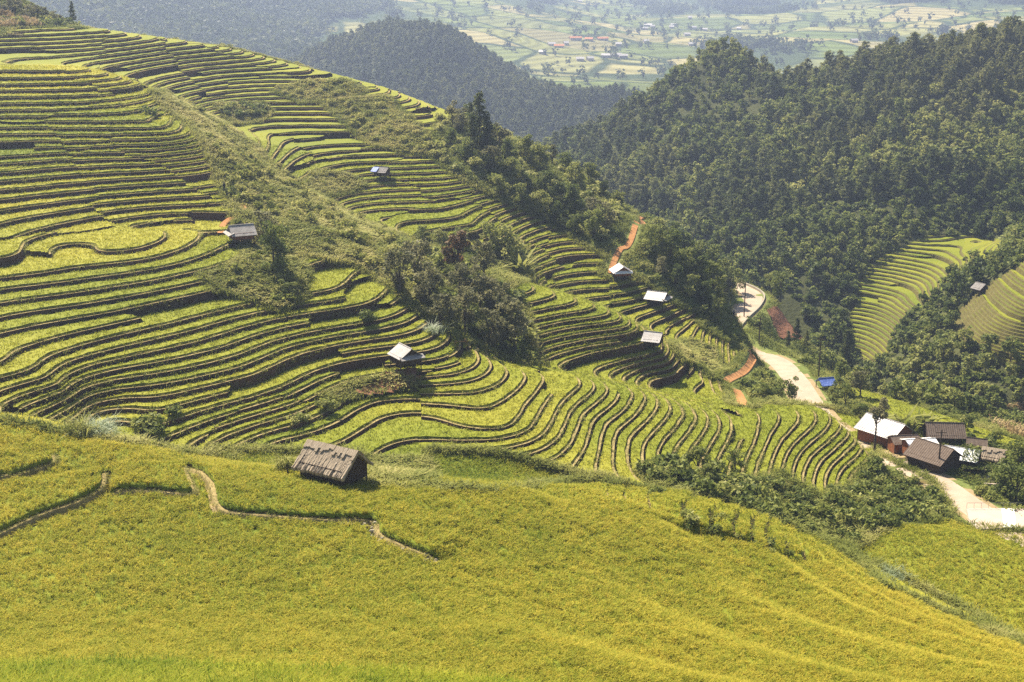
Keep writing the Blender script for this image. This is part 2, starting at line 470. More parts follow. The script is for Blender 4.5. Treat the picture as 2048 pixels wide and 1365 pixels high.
# ripeness of the rice, 0 fresh green .. 1 golden, spread from a few places
RIPE = [(100,1250,.60),(400,1150,.58),(700,1250,.60),(1024,1150,.60),(1300,1250,.68),(1500,1100,.68),(1800,1200,.78),(1950,1270,.78),(1640,1130,.76),(1400,1060,.66),(100,930,.66),(300,930,.66),(550,1000,.52),(30,860,.72),
 (950,930,.30),(1000,960,.24),(650,880,.40),(800,880,.42),(880,885,.33),(1050,880,.62),(1150,930,.66),(980,830,.58),(1100,830,.60),(1250,860,.45),(1200,780,.42),(1400,850,.42),(1600,880,.42),(1330,900,.44),
 (850,770,.54),(900,710,.45),(720,640,.44),(600,700,.52),(450,640,.45),(300,600,.45),(150,640,.52),(200,720,.54),(150,820,.58),(400,700,.5),(250,460,.64),(60,430,.6),(80,480,.62),
 (200,370,.54),(200,300,.48),(50,300,.38),(200,250,.42),(200,200,.56),(100,150,.66),(200,110,.47),(500,130,.48),(650,170,.5),(830,220,.5),(600,300,.46),(800,400,.46),(900,420,.44),(1000,480,.46),
 (1150,560,.48),(1150,650,.46),(1300,600,.5),(1350,640,.56),(1300,740,.44),(1440,720,.56),(1450,1050,.52),(1600,1100,.5),(1850,1130,.55),(2000,1130,.58),(1900,1080,.52),(1800,830,.42),(1950,880,.46)]
_rp = np.array([hit(a, b, n=400) for a, b, _ in RIPE]); _rv = np.array([c for _, _, c in RIPE])
def ripeness(x, y):
    num = np.zeros(x.shape); den = np.zeros(x.shape) + 1e-9
    for p, v in zip(_rp, _rv):
        w = 1.0 / (((x - p[0]) ** 2 + (y - p[1]) ** 2) + 20) ** 1.6
        num += w * v; den += w
    return num / den

# ---- cutting triangles along level lines
def slice_at(P, s, lev):
    """P (n,3,A) triangle corners, s (n,3) scalar, lev (n,) level per triangle: split triangles crossed by their level"""
    eps = 1e-4
    lv = lev[:, None]
    up = s > lv
    n_up = up.sum(1)
    cross = (n_up > 0) & (n_up < 3) & (s.max(1) > lev + eps) & (s.min(1) < lev - eps)
    if not cross.any(): return P, s, np.arange(len(P)), False
    keep = ~cross
    Pc, sc, uc, lc = P[cross], s[cross], up[cross], lev[cross]
    lone_up = uc.sum(1) == 1
    lone = np.where(lone_up, np.argmax(uc, 1), np.argmin(uc, 1))
    r = np.arange(len(Pc))
    i0, i1, i2 = lone, (lone + 1) % 3, (lone + 2) % 3
    v0, v1, v2 = Pc[r, i0], Pc[r, i1], Pc[r, i2]
    s0, s1, s2 = sc[r, i0], sc[r, i1], sc[r, i2]
    t1 = ((lc - s0) / (s1 - s0))[:, None]
    t2 = ((lc - s0) / (s2 - s0))[:, None]
    p1, p2 = v0 + t1 * (v1 - v0), v0 + t2 * (v2 - v0)
    A = np.stack([v0, p1, p2], 1); As = np.stack([s0, lc, lc], 1)
    B = np.stack([p1, v1, v2], 1); Bs = np.stack([lc, s1, s2], 1)
    C = np.stack([p1, v2, p2], 1); Cs = np.stack([lc, s2, lc], 1)
    src = np.nonzero(cross)[0]
    return (np.concatenate([P[keep], A, B, C]), np.concatenate([s[keep], As, Bs, Cs]),
            np.concatenate([np.nonzero(keep)[0], src, src, src]), True)

def terraces(P, H, off, rh, merge):
    """P (n,3,[x,y,h,g]) smooth triangles; H, off, rh, merge per triangle -> stepped land pieces"""
    while True:
        s = (P[:, :, 2] - off[:, None]) / H[:, None]
        lev = np.floor(s.min(1) + 2e-4) + 1
        P, s, src, again = slice_at(P, s, lev)
        H, off, rh, merge = H[src], off[src], rh[src], merge[src]
        if not again: break
    k = np.floor((P[:, :, 2].mean(1) - off) / H)
    psi = (P[:, :, 2] - off[:, None] - (k * H)[:, None]) / P[:, :, 3]
    psi = psi * (1 + .22 * fbm(P[:, :, 0], P[:, :, 1], 2.6, 17, 2))
    a, b, c = 0.30, 0.62, 0.76
    for lv in (a, b, c):
        P, psi, src, _ = slice_at(P, psi, np.full(len(P), lv))
        k, H, off, rh, merge = k[src], H[src], off[src], rh[src], merge[src]
    pm = psi.mean(1)
    cx, cy = P[:, :, 0].mean(1), P[:, :, 1].mean(1)
    gone = (np.mod(k, 2) == 1) & (vnoise(cx / 26 + k * 7.1, cy / 26 + k * 3.3, 5) < merge)
    kk = np.where(gone, k - 1, k)
    prev_gone = (np.mod(k - 1, 2) == 1) & (vnoise(cx / 26 + (k - 1) * 7.1, cy / 26 + (k - 1) * 3.3, 5) < merge)
    zt = off + kk * H + H * 0.5 - 0.3
    low = np.where(prev_gone, H, 0.0) + 0.25 * (1 + fbm(cx, cy, 5, 19, 2))
    cls = np.where(pm < a, 0, np.where(pm < b, 1, np.where(pm < c, 2, 3)))
    cls = np.where(gone, 3, cls)
    z = np.empty(P.shape[:2])
    bt = 0.10
    tr = np.clip(psi / a, 0, 1)
    z0 = (zt - H - low)[:, None] - 0.05
    z_riser = z0 + (zt[:, None] + bt - z0) * tr
    fr = np.clip((psi - b) / (c - b), 0, 1)
    wob = 0.10 * fbm(P[:, :, 0], P[:, :, 1], 1.6, 9, 2)
    z_front = zt[:, None] + bt * (1 - fr) + (rh[:, None] + wob) * fr
    z = np.where((cls == 0)[:, None], z_riser, np.where((cls == 1)[:, None], zt[:, None] + bt, np.where((cls == 2)[:, None], z_front, zt[:, None] + rh[:, None] + wob)))
    return P, z, cls, kk, off, H

gx, gy, gq = pgrid(-0.46, 0.46, 0.0026, rows_between(24, 452, lambda d: 0.36 + 0.0016 * d))
gh = hnear(gx, gy)
e = 0.6
gg = np.hypot((hnear(gx + e, gy) - hnear(gx - e, gy)) / (2 * e), (hnear(gx, gy + e) - hnear(gx, gy - e)) / (2 * e))
gg = np.clip(gg, 0.09, 2.0)
gz = zone_of(gx, gy, gh)
V4 = np.stack([gx, gy, gh, gg], 1)
tri = np.concatenate([gq[:, [0, 1, 2]], gq[:, [0, 2, 3]]])
tc = V4[tri].mean(1)
tz = zone_of(tc[:, 0], tc[:, 1], tc[:, 2])
tpx, tpy = project(tc[:, 0], tc[:, 1], tc[:, 2])

# foreground: low earth walls between the big paddies (polylines on the ground, left side raised)
FAULTS = [([(-60,985),(40,955),(95,938),(118,926),(112,908)], 0.75),
          ([(-80,1110),(0,1078),(80,1040),(170,1008),(212,980),(217,940)], 0.95),
          ([(215,986),(300,985),(392,989),(384,955),(372,930)], 0.6),
          ([(372,925),(415,968),(436,1022),(540,1036),(650,1044),(738,1046),(752,1072),(820,1102),(884,1122)], 0.7)]
BANKS = [[(1376,1048),(1366,1022),(1388,996)],[(1424,1062),(1425,1032),(1455,1006)],[(1471,1076),(1467,1052),(1485,1034)],[(1505,1088),(1503,1058),(1518,1038)],[(1537,1100),(1532,1070),(1541,1048)],[(1577,1104),(1567,1076),(1556,1054)],
         [(1612,1118),(1602,1096),(1590,1068)],[(1650,1128),(1640,1108),(1625,1084)],[(1216,998),(1212,982),(1222,968)],[(1252,1004),(1246,986),(1256,972)],[(1305,1016),(1294,998),(1300,978)]]
FAULTS += [(b_, .55 if i_ < 6 else .4) for i_, b_ in enumerate(BANKS)]
FLINES = []
for pts, st in FAULTS:
    FLINES.append((smooth_line([hit(a, b, HN, n=1500) for a, b in pts], 5), st))

def soft_h(x, y, h):
    """broad paddies: low blurred steps; walls handled by the fault lines"""
    Hs = 3.0
    ph = (h + 1.0 * fbm(x, y, 30, 31, 2)) / Hs
    k = np.floor(ph); f = ph - k
    f2 = np.clip(f / 0.55, 0, 1)
    f2 = f2 * f2 * (3 - 2 * f2)
    st = (k + f2 - 0.5) * Hs
    w = np.clip((x + 12 - (y - 100) * 0.1) / 20, 0, 1) * 0.62
    return h * (1 - w) + st * w - 0.6

def fault_h(x, y):
    r = np.zeros(x.shape); cover = np.ones(x.shape)
    for L, st in FLINES:
        m = (np.abs(x - L[:, 0].mean()) < 45) & (np.abs(y - L[:, 1].mean()) < 30)
        if not m.any(): continue
        d, _, sd, tt = line_dist(x[m], y[m], L)
        ends = np.clip(np.minimum(tt, 1 - tt) / 0.06, 0, 1)
        up = np.clip((sd + 0.05) / 0.22, 0, 1) * np.exp(-np.clip(sd, 0, 99) / (9.0 if len(L) > 14 else 3.5))
        rr = r[m]; rr += st * ends * up; r[m] = rr
        cc = cover[m]
        bare = np.clip((sd - (0.52 if len(L) > 14 else .14)) / 0.22, 0, 1) * (sd > 0) + np.clip((-sd - 0.15) / 0.25, 0, 1) * (sd <= 0)
        bare = np.where((tt <= 0.001) | (tt >= 0.999), 1, bare)
        bare = 1 - (1 - bare) * (ends > 0.02)
        cc = np.minimum(cc, bare)
        cover[m] = cc
    return r, cover
# ------------------------------------------------------------------ build the near land
# regions that shift the step height, so that terraces end and restart as on the far hillside
seeds = [(hit(a, b, n=300), s) for a, b, s in [(120,90,1),(300,120,1),(420,150,1),(250,170,1),(560,120,1),(640,150,1),(520,190,1),(800,210,1),(880,230,1),(600,240,1),(560,290,1),(640,300,1),(700,320,1),
   (860,350,1),(800,380,1),(900,430,1),(1060,470,1),(1120,500,1),(1180,560,1),(1080,530,1),(1280,590,1),(1400,680,1),
   (100,190,1),(200,250,1),(60,300,1),(250,350,1),(330,300,1),(100,370,1),(60,420,1),
   (300,600,0),(200,720,0),(560,700,0),(700,600,0),(1150,650,0),(1300,720,0),(1250,850,0),(1550,870,0),(1000,820,0),(650,860,0),(1500,1060,0),(1850,840,0),(450,480,0),(150,520,0),(1100,920,0)]]
sx = np.array([p[0][0] for p in seeds]); sy = np.array([p[0][1] for p in seeds])
sH = np.array([(RNG.uniform(.66, .98) if s else .80) for _, s in seeds])
sH[[i for i, p in enumerate([0] * len(seeds)) if 1400 < seeds[i][0][0] * 0 + project(*seeds[i][0])[0] < 1600 and project(*seeds[i][0])[1] > 1040]] = .95
sO = np.array([(RNG.uniform(0, 1.0) if s else 0.0) for _, s in seeds])
for i, p in enumerate(seeds):
    a_, b_ = project(*p[0])
    if p[1] == 0 and a_ > 950 and b_ > 760 and b_ < 1000: sH[i] = .58
    elif p[1] == 0 and a_ > 600 and b_ > 800: sH[i] = .70
sM = np.array([(0.20 if s else 0.24) for _, s in seeds])
mt = tz == TERR
wx = tc[:, 0] + 5 * fbm(tc[:, 0], tc[:, 1], 14, 51, 2); wy = tc[:, 1] * 1.0 + 5 * fbm(tc[:, 0], tc[:, 1], 14, 61, 2)
reg = np.zeros(len(tc), int); best = np.full(len(tc), 1e18)
for i in range(len(sx)):
    d = ((wx - sx[i]) * 1.25) ** 2 + (wy - sy[i]) ** 2
    m = d < best
    best[m] = d[m]; reg[m] = i
PT = V4[tri[mt]]
P, z, cls, kk, off, Hh = terraces(PT, sH[reg[mt]], sO[reg[mt]], np.where(tc[mt][:, 1] < 150, .42, .38), sM[reg[mt]])
co = np.concatenate([P[:, :, :2], z[:, :, None]], 2)
cx, cy = P[:, :, 0].mean(1), P[:, :, 1].mean(1)
fh = hash2(np.floor(kk), np.floor(off * 100), 3)
ripe = ripeness(cx, cy) + .04 + (fh - .5) * 0.16 + 0.07 * fbm(cx, cy, 9, 71, 2)
soil = cls < 2
wet = 0.45 + 0.45 * fbm(cx, cy, 11, 81, 3) + (fh - .5) * .3
def soup(name, mask, mats, midx, tint):
    c = co[mask].reshape(-1, 3)
    t = np.arange(len(c)).reshape(-1, 3)
    return link(name, mesh_np(name, c, t, mats, midx, {'tint': ('POINT', np.repeat(tint, 3))}))
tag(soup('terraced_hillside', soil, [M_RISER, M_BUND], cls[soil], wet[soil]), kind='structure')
rice = ~soil
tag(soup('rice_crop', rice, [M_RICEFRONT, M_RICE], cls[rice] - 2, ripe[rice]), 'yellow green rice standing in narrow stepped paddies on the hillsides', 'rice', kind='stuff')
RT_co, RT_tint = co[cls == 3], ripe[cls == 3]

# broad foreground paddies
ms = tz == SOFT
vs = np.unique(tri[ms])
vm = np.full(len(gx), -1); vm[vs] = np.arange(len(vs))
# a finer grid close to the camera
fxs, fys, fq = gx[vs], gy[vs], vm[tri[ms]]
def refine(x, y, t, n):
    for _ in range(n):
        m = np.concatenate([t[:, [0, 1]], t[:, [1, 2]], t[:, [2, 0]]])
        key = np.sort(m, 1)
        u, inv = np.unique(key[:, 0] * (len(x) + 1) + key[:, 1], return_inverse=True)
        a, b = u // (len(x) + 1), u % (len(x) + 1)
        nx, ny = (x[a] + x[b]) / 2, (y[a] + y[b]) / 2
        e = (inv + len(x)).reshape(3, -1)
        x, y = np.concatenate([x, nx]), np.concatenate([y, ny])
        t = np.concatenate([np.stack([t[:, 0], e[0], e[2]], 1), np.stack([e[0], t[:, 1], e[1]], 1), np.stack([e[2], e[1], t[:, 2]], 1), np.stack([e[0], e[1], e[2]], 1)])
    return x, y, t
fxs, fys, fq = refine(fxs, fys, fq, 1)
nearf = (fys[fq].min(1) > 108) & (fys[fq].max(1) < 160) & ((fxs[fq].max(1) < 2) | (fys[fq].min(1) > 128))
ra, rb, rc = refine(fxs, fys, fq[nearf], 1)
fxs, fys, fq = ra, rb, np.concatenate([fq[~nearf], rc])
fh0 = hnear(fxs, fys)
def field_surface(x, y, h):
    s = soft_h(x, y, h)
    r, cover = fault_h(x, y)
    return s + r, cover
fs, cover = field_surface(fxs, fys, fh0)
rh = 0.42 + 0.08 * fbm(fxs, fys, 1.2, 91, 2)
fr = ripeness(fxs, fys) + 0.10 * fbm(fxs, fys, 12, 92, 3)
link('field_soil', mesh_np('field_soil', np.stack([fxs, fys, fs], 1), fq, M_BUND, smooth=True))
tag(bpy.data.objects['field_soil'], kind='structure')
tm = cover[fq].min(1) > 0.0
FT = fq[tm]
fco = np.stack([fxs, fys, fs + 0.03 + rh * cover], 1)
tag(link('rice_field', mesh_np('rice_field', fco, FT, M_RICE, None, {'tint': ('POINT', fr - np.where(fys < 140, .24, .04))}, smooth=True)), 'broad golden green paddy field across the foreground slope', 'rice field', kind='stuff')  # near carpet tinted darker: stem green plus painted shade between the clumps
FT = fq[cover[fq].min(1) > 0.6]

# everything else: the ground under and between the paddies
sub = np.where((gz == TERR), gh - 1.3, np.where(gz == SOFT, gh - 2.2, gh))
nb = fbm(gx, gy, 5, 101, 3)
sub = sub + np.where((gz == SCRUB) | (gz == TREES), 0.5 * nb, 0.15 * nb)
gt = np.select([gz == TERR, gz == SOFT, gz == SCRUB, gz == GRASS, gz == TREES], [0.1, 0.2, 0.62, 0.66, 0.45], 0.3) + 0.25 * fbm(gx, gy, 9, 111, 3)
step = 1
tag(link('hillside', mesh_np('hillside', np.stack([gx, gy, sub], 1), gq, M_LAND, None, {'tint': ('POINT', gt)}, smooth=True)), kind='structure')
print('tris', len(co), len(fq), len(gq))

def dens(v):
    return v
# ------------------------------------------------------------------ hills beyond the near land
WOODZ = [
 (TERR, [(1690,700),(1705,620),(1725,545),(1760,515),(1850,472),(1930,470),(2012,478),(2005,515),(1930,535),(1905,560),(1860,600),(1800,655),(1765,725),(1712,715)]),
 (TERR, [(2300,470),(2060,512),(1985,560),(1945,590),(1898,640),(1905,668),(1960,702),(2060,758),(2300,800)]),
]
wx_, wy_, wq = pgrid(-0.02, 0.46, 0.0042, rows_between(282, 700, lambda d: 1.0 + .0012 * (d - 280)))
wh = HW(wx_, wy_) + 4.5 * fbm(wx_, wy_, 85, 201, 3) * np.clip((wy_ - 400) / 60, 0, 1) + .5 * fbm(wx_, wy_, 14, 203, 2)
def hwood(x, y):
    return HW(x, y) + 4.5 * fbm(x, y, 85, 201, 3) * np.clip((y - 400) / 60, 0, 1) + .5 * fbm(x, y, 14, 203, 2)
def wzone(x, y, z):
    px, py = project(x, y, z)
    zn = np.full(px.shape, TREES)
    for k_, poly in WOODZ: zn[inpoly(px, py, poly) & (y < 440)] = k_
    return zn
wg = np.clip(np.hypot((hwood(wx_ + 1, wy_) - hwood(wx_ - 1, wy_)) / 2, (hwood(wx_, wy_ + 1) - hwood(wx_, wy_ - 1)) / 2), .08, 2)
wt = np.concatenate([wq[:, [0, 1, 2]], wq[:, [0, 2, 3]]])
V4w = np.stack([wx_, wy_, wh, wg], 1)
wc = V4w[wt].mean(1)
wz = wzone(wc[:, 0], wc[:, 1], wc[:, 2])
m = wz == TERR
nT = m.sum()
P2, z2, cls2, kk2, _, _ = terraces(V4w[wt[m]], np.full(nT, .62), np.zeros(nT), np.full(nT, .30), np.full(nT, .28))
co2 = np.concatenate([P2[:, :, :2], z2[:, :, None]], 2)
cx2, cy2 = P2[:, :, 0].mean(1), P2[:, :, 1].mean(1)
px2, py2 = project(cx2, cy2, z2.mean(1))
r2 = np.where(px2 + .3 * py2 > 2075, .50, .45) + (hash2(np.floor(kk2), np.floor(kk2 * 0), 5) - .5) * .2 + .18 * fbm(cx2, cy2, 16, 207, 3)
so2 = cls2 < 2
def soup2(name, mask, mats, midx, tint):
    c = co2[mask].reshape(-1, 3)
    return link(name, mesh_np(name, c, np.arange(len(c)).reshape(-1, 3), mats, midx, {'tint': ('POINT', np.repeat(tint, 3))}))
tag(soup2('terraced_slope', so2, [M_GRASSBANK, M_GRASSBANK], cls2[so2], (.5 + 0 * r2)[so2]), kind='structure')
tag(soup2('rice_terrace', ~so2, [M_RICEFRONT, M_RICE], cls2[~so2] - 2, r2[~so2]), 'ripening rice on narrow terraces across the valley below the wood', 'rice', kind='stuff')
wv = wzone(wx_, wy_, wh)
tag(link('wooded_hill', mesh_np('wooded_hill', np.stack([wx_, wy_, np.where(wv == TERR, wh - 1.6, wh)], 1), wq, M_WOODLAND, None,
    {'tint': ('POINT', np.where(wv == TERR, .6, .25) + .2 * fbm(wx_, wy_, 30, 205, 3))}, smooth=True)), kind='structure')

def hmid(x, y):
    return HM(x, y) + 9.0 * fbm(x, y, 130, 211, 3)
mx_, my_, mq = pgrid(-0.30, 0.16, 0.005, rows_between(740, 1500, lambda d: 5.0))
tag(link('forest_hill', mesh_np('forest_hill', np.stack([mx_, my_, hmid(mx_, my_)], 1), mq, M_WOODLAND, None, {'tint': ('POINT', .15 + .15 * fbm(mx_, my_, 40, 213, 3))}, smooth=True)), kind='structure')

def hfar(x, y):
    return HF(x, y) + 10.0 * fbm(x, y, 320, 221, 3) * np.clip((y - 1000) / 600, 0, 1.5) + 4 * fbm(x, y, 90, 223, 2)
ax_, ay_, aq = pgrid(-0.52, 0.52, 0.004, rows_between(900, 5200, lambda d: 4 + .004 * d))
ah = hfar(ax_, ay_)
def farwood(x, y, z):
    """1 where woods stand on the far land, 0 on open fields"""
    px, py = project(x, y, z)
    w = fbm(x, y * .55, 150, 231, 4) * 1.1 + .20
    w = w + np.clip((700 - px) / 160, -.35, 1.0) + np.clip((22 - py) / 90, -.25, .5) - .25 * np.exp(-((px - 1900) / 90) ** 2 - ((py - 20) / 18) ** 2)
    w = w + .7 * np.exp(-((px - 1060) / 70) ** 2 - ((py - 30) / 14) ** 2) + .6 * np.exp(-((px - 1330) / 60) ** 2 - ((py - 35) / 18) ** 2)
    w = w - .8 * np.exp(-((px - 1270) / 60) ** 2 - ((py - 160) / 22) ** 2) - .5 * np.exp(-((px - 1640) / 70) ** 2 - ((py - 75) / 16) ** 2)
    return w
aw = farwood(ax_, ay_, ah)
m_far, nt, out = new_mat('valley_fields')
L = nt.links.new
tc_ = nt.nodes.new('ShaderNodeTexCoord')
mp = nt.nodes.new('ShaderNodeMapping'); mp.inputs['Scale'].default_value = (1 / 130., 1 / 150., 0)
L(tc_.outputs['Object'], mp.inputs[0])
nz = nt.nodes.new('ShaderNodeTexNoise'); nz.inputs['Scale'].default_value = 1.3
L(mp.outputs[0], nz.inputs['Vector'])
mv = nt.nodes.new('ShaderNodeMixRGB'); mv.inputs[0].default_value = .22
L(mp.outputs[0], mv.inputs[1]); L(nz.outputs['Color'], mv.inputs[2])
vo = nt.nodes.new('ShaderNodeTexVoronoi'); vo.inputs['Scale'].default_value = 1.6
L(mv.outputs[0], vo.inputs['Vector'])
cs = nt.nodes.new('ShaderNodeSeparateColor'); L(vo.outputs['Color'], cs.inputs[0])
fld = ramp_node(nt, [(.06, .09, .025), (.16, .19, .055), (.26, .25, .09), (.10, .14, .04), (.36, .30, .14), (.18, .21, .07), (.22, .20, .09), (.14, .18, .05)], cs.outputs[0])
ve = nt.nodes.new('ShaderNodeTexVoronoi'); ve.feature = 'DISTANCE_TO_EDGE'; ve.inputs['Scale'].default_value = 1.6
L(mv.outputs[0], ve.inputs['Vector'])
hd = nt.nodes.new('ShaderNodeMapRange'); hd.inputs[1].default_value = .02; hd.inputs[2].default_value = .055
L(ve.outputs['Distance'], hd.inputs[0])
fm = nt.nodes.new('ShaderNodeMixRGB'); fm.inputs[1].default_value = (.05, .07, .03, 1)
L(hd.outputs[0], fm.inputs[0]); L(fld, fm.inputs[2]); fld = fm.outputs[0]
wat = nt.nodes.new('ShaderNodeAttribute'); wat.attribute_name = 'tint'
n3 = nt.nodes.new('ShaderNodeTexNoise'); n3.inputs['Scale'].default_value = .03; n3.inputs['Detail'].default_value = 6
L(tc_.outputs['Object'], n3.inputs['Vector'])
ad = nt.nodes.new('ShaderNodeMath'); ad.operation = 'ADD'; L(wat.outputs['Fac'], ad.inputs[0]); L(n3.outputs[0], ad.inputs[1])
rr = ramp_node(nt, [(0, 0, 0), (0, 0, 0), (1, 1, 1), (1, 1, 1)], ad.outputs[0])
wv_ = nt.nodes.new('ShaderNodeTexWave'); wv_.bands_direction = 'Z'; wv_.inputs['Scale'].default_value = .11; wv_.inputs['Distortion'].default_value = 1.5
L(tc_.outputs['Object'], wv_.inputs['Vector'])
st_ = nt.nodes.new('ShaderNodeMixRGB'); st_.blend_type = 'MULTIPLY'; st_.inputs[0].default_value = .35
L(fld, st_.inputs[1]); L(wv_.outputs['Color'], st_.inputs[2])
mixc = nt.nodes.new('ShaderNodeMixRGB'); L(rr, mixc.inputs[0]); L(st_.outputs[0], mixc.inputs[1]); mixc.inputs[2].default_value = (.055, .075, .035, 1)
bs = nt.nodes.new('ShaderNodeBsdfDiffuse'); L(mixc.outputs[0], bs.inputs[0]); L(bs.outputs[0], out.inputs[0])
tag(link('far_valley', mesh_np('far_valley', np.stack([ax_, ay_, ah], 1), aq, m_far, None, {'tint': ('POINT', aw)}, smooth=True)), kind='structure')

# one sheet under everything, out to the horizon
gs = 24000.0
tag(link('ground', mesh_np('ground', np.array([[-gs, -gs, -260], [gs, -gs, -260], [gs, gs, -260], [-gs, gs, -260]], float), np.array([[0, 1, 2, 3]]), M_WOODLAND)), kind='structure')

# ------------------------------------------------------------------ the air
hm, nt, out = new_mat('haze')
pv = nt.nodes.new('ShaderNodeVolumePrincipled')
pv.inputs['Color'].default_value = (.56, .69, 1.0, 1)
pv.inputs['Density'].default_value = 0.00020
pv.inputs['Anisotropy'].default_value = 0.45
nt.links.new(pv.outputs[0], out.inputs['Volume'])
hb = 25000.0
bx = np.array([[i, j, k] for k in (-262, 190) for j in (-hb, hb) for i in (-hb, hb)], float)
hz = link('haze', mesh_np('haze', bx, np.array([[0, 2, 3, 1], [4, 5, 7, 6], [0, 1, 5, 4], [2, 6, 7, 3], [0, 4, 6, 2], [1, 3, 7, 5]]), hm))
tag(hz, kind='stuff')
# ------------------------------------------------------------------ vegetation
LEAF = [(.052, .074, .018), (.105, .136, .030), (.175, .205, .045), (.265, .28, .07), (.38, .37, .12)]
M_LEAF = surf('leaves', LEAF, 'tint', .8, .08, .42, .6, .10, obj=True, objrand=.26)
M_PINE = surf('pine_needles', [(.040, .055, .018), (.072, .094, .028), (.125, .142, .04), (.20, .20, .065)], 'tint', .8, .08, .35, .6, .08, objrand=.24)
M_GREYLEAF = surf('grey_leaves', [(.065, .070, .030), (.13, .132, .055), (.22, .21, .095), (.34, .31, .16)], 'tint', .8, .08, .42, .6, .12, objrand=.16)
M_WEED = surf('weed_leaves', [(.10, .125, .022), (.20, .22, .045), (.33, .32, .09), (.46, .41, .16)], 'tint', .5, .12, .4, .7, .06)
M_STRAW = surf('dry_stalks', [(.20, .13, .06), (.36, .26, .12), (.48, .37, .19)], 'tint', .8, .15, .3, .8, .1)
M_RUST = surf('russet_leaves', [(.045, .04, .015), (.10, .075, .028), (.20, .11, .045), (.30, .15, .06)], 'tint', .8, .1, .3, .6, .2)
M_SILVER = surf('silver_grass_blades', [(.13, .18, .06), (.30, .36, .20), (.58, .60, .48)], 'tint', .8, .1, .4, .6, .3)
M_BARK = surf('bark', [(.035, .026, .018), (.08, .062, .045), (.14, .115, .085)], None, 2.0, .5, 0, .9, .1, .05, 8, stretch=(1, 1, .3))

def leaf_quads(c, n, size, rng, up=.3, asp=.55, tint=None):
    """rhombic leaves of random direction centred on c (n,3)"""
    nm = rng.normal(size=(n, 3)); nm /= np.linalg.norm(nm, axis=1)[:, None]; nm[:, 2] += .75
    a = rng.normal(size=(n, 3)); a -= (a * nm).sum(1)[:, None] * nm / (nm * nm).sum(1)[:, None]
    a /= np.linalg.norm(a, axis=1)[:, None] + 1e-9
    b = np.cross(nm, a)
    b /= np.linalg.norm(b, axis=1)[:, None] + 1e-9
    s = (size * rng.uniform(.6, 1.35, n))[:, None]
    v = np.stack([c - a * s, c + b * s * asp - a * s * .1, c + a * s, c - b * s * asp - a * s * .1], 1)
    q = np.arange(n * 4).reshape(n, 4)
    return v.reshape(-1, 3), q, np.repeat(tint if tint is not None else rng.uniform(.2, .8, n), 4)

def tube_np(path, radii, sides=6):
    path = np.array(path, float); n = len(path)
    d = np.gradient(path, axis=0)
    d /= np.linalg.norm(d, axis=1)[:, None] + 1e-9
    ref = np.array([1.0, 0.2, 0.1])
    u = np.cross(d, ref); u /= np.linalg.norm(u, axis=1)[:, None] + 1e-9
    w = np.cross(d, u)
    an = np.linspace(0, 2 * np.pi, sides, endpoint=False)
    v = path[:, None, :] + np.array(radii)[:, None, None] * (np.cos(an)[None, :, None] * u[:, None, :] + np.sin(an)[None, :, None] * w[:, None, :])
    q = []
    for i in range(n - 1):
        for k in range(sides):
            q.append([i * sides + k, i * sides + (k + 1) % sides, (i + 1) * sides + (k + 1) % sides, (i + 1) * sides + k])
    return v.reshape(-1, 3), np.array(q)

class Acc:
    def __init__(s): s.v, s.q, s.m, s.t, s.n = [], [], [], [], 0
    def add(s, v, q, m=0, t=None):
        s.v.append(v); s.q.append(np.asarray(q) + s.n); s.n += len(v)
        s.m.append(np.full(len(q), m)); s.t.append(np.full(len(v), .5) if t is None else t)
        return s
    def mesh(s, name, mats, smooth=False):
        return mesh_np(name, np.concatenate(s.v), np.concatenate(s.q), mats, np.concatenate(s.m), {'tint': ('POINT', np.concatenate(s.t))}, smooth)

def crown_points(rng, blobs, n):
    """points near the shells of lumpy blobs; blobs rows: x,y,z,rx,rz"""
    vol = blobs[:, 3] ** 2
    k = rng.choice(len(blobs), n, p=vol / vol.sum())
    d = rng.normal(size=(n, 3)); d /= np.linalg.norm(d, axis=1)[:, None]
    r = rng.uniform(.35, 1.08, n) ** .6
    p = blobs[k, :3] + d * r[:, None] * np.stack([blobs[k, 3], blobs[k, 3], blobs[k, 4]], 1)
    return p, k

def broadleaf(seed, h=9.0, r=3.2, nleaf=900, leaf=.42, low=.3, nb=13, skew=.25):
    """returns (trunk Acc, crown Acc)"""
    rng = np.random.default_rng(seed)
    tr, cr = Acc(), Acc()
    top = np.array([rng.normal() * skew, rng.normal() * skew, h * .72])
    pts = [np.array([0, 0, -.5]), np.array([.05, 0, h * .2]), top * np.array([.6, .6, .55]), top]
    tr.add(*tube_np(pts, [h * .028, h * .022, h * .016, h * .006]))
    bl = []
    for i in range(nb):
        a = rng.uniform(0, 2 * np.pi); zz = rng.uniform(low, .95)
        rad = r * (1 - .75 * abs(zz - (low + .28)) ** 1.2) * rng.uniform(.35, .85)
        b = r * rng.uniform(.30, .50) * (1.1 - .35 * zz)
        c = np.array([math.cos(a) * rad, math.sin(a) * rad, h * zz])
        bl.append([*c, b, b * rng.uniform(.6, .9)])
        if i < 7:
            s = np.array([0.03, 0, h * (low * .8 + .1 * rng.random())])
            tr.add(*tube_np([s, s * .5 + c * .5 + np.array([0, 0, -.3]), c], [h * .011, h * .008, h * .003], 5))
    bl.append([*top, r * .42, r * .45]); bl = np.array(bl)
    p, k = crown_points(rng, bl, nleaf)
    bt = rng.uniform(.3, .7, len(bl))
    v, q, t = leaf_quads(p, nleaf, leaf, rng, tint=np.clip(bt[k] + rng.uniform(-.2, .2, nleaf), 0, 1))
    cr.add(v, q, 0, t)
    return tr, cr

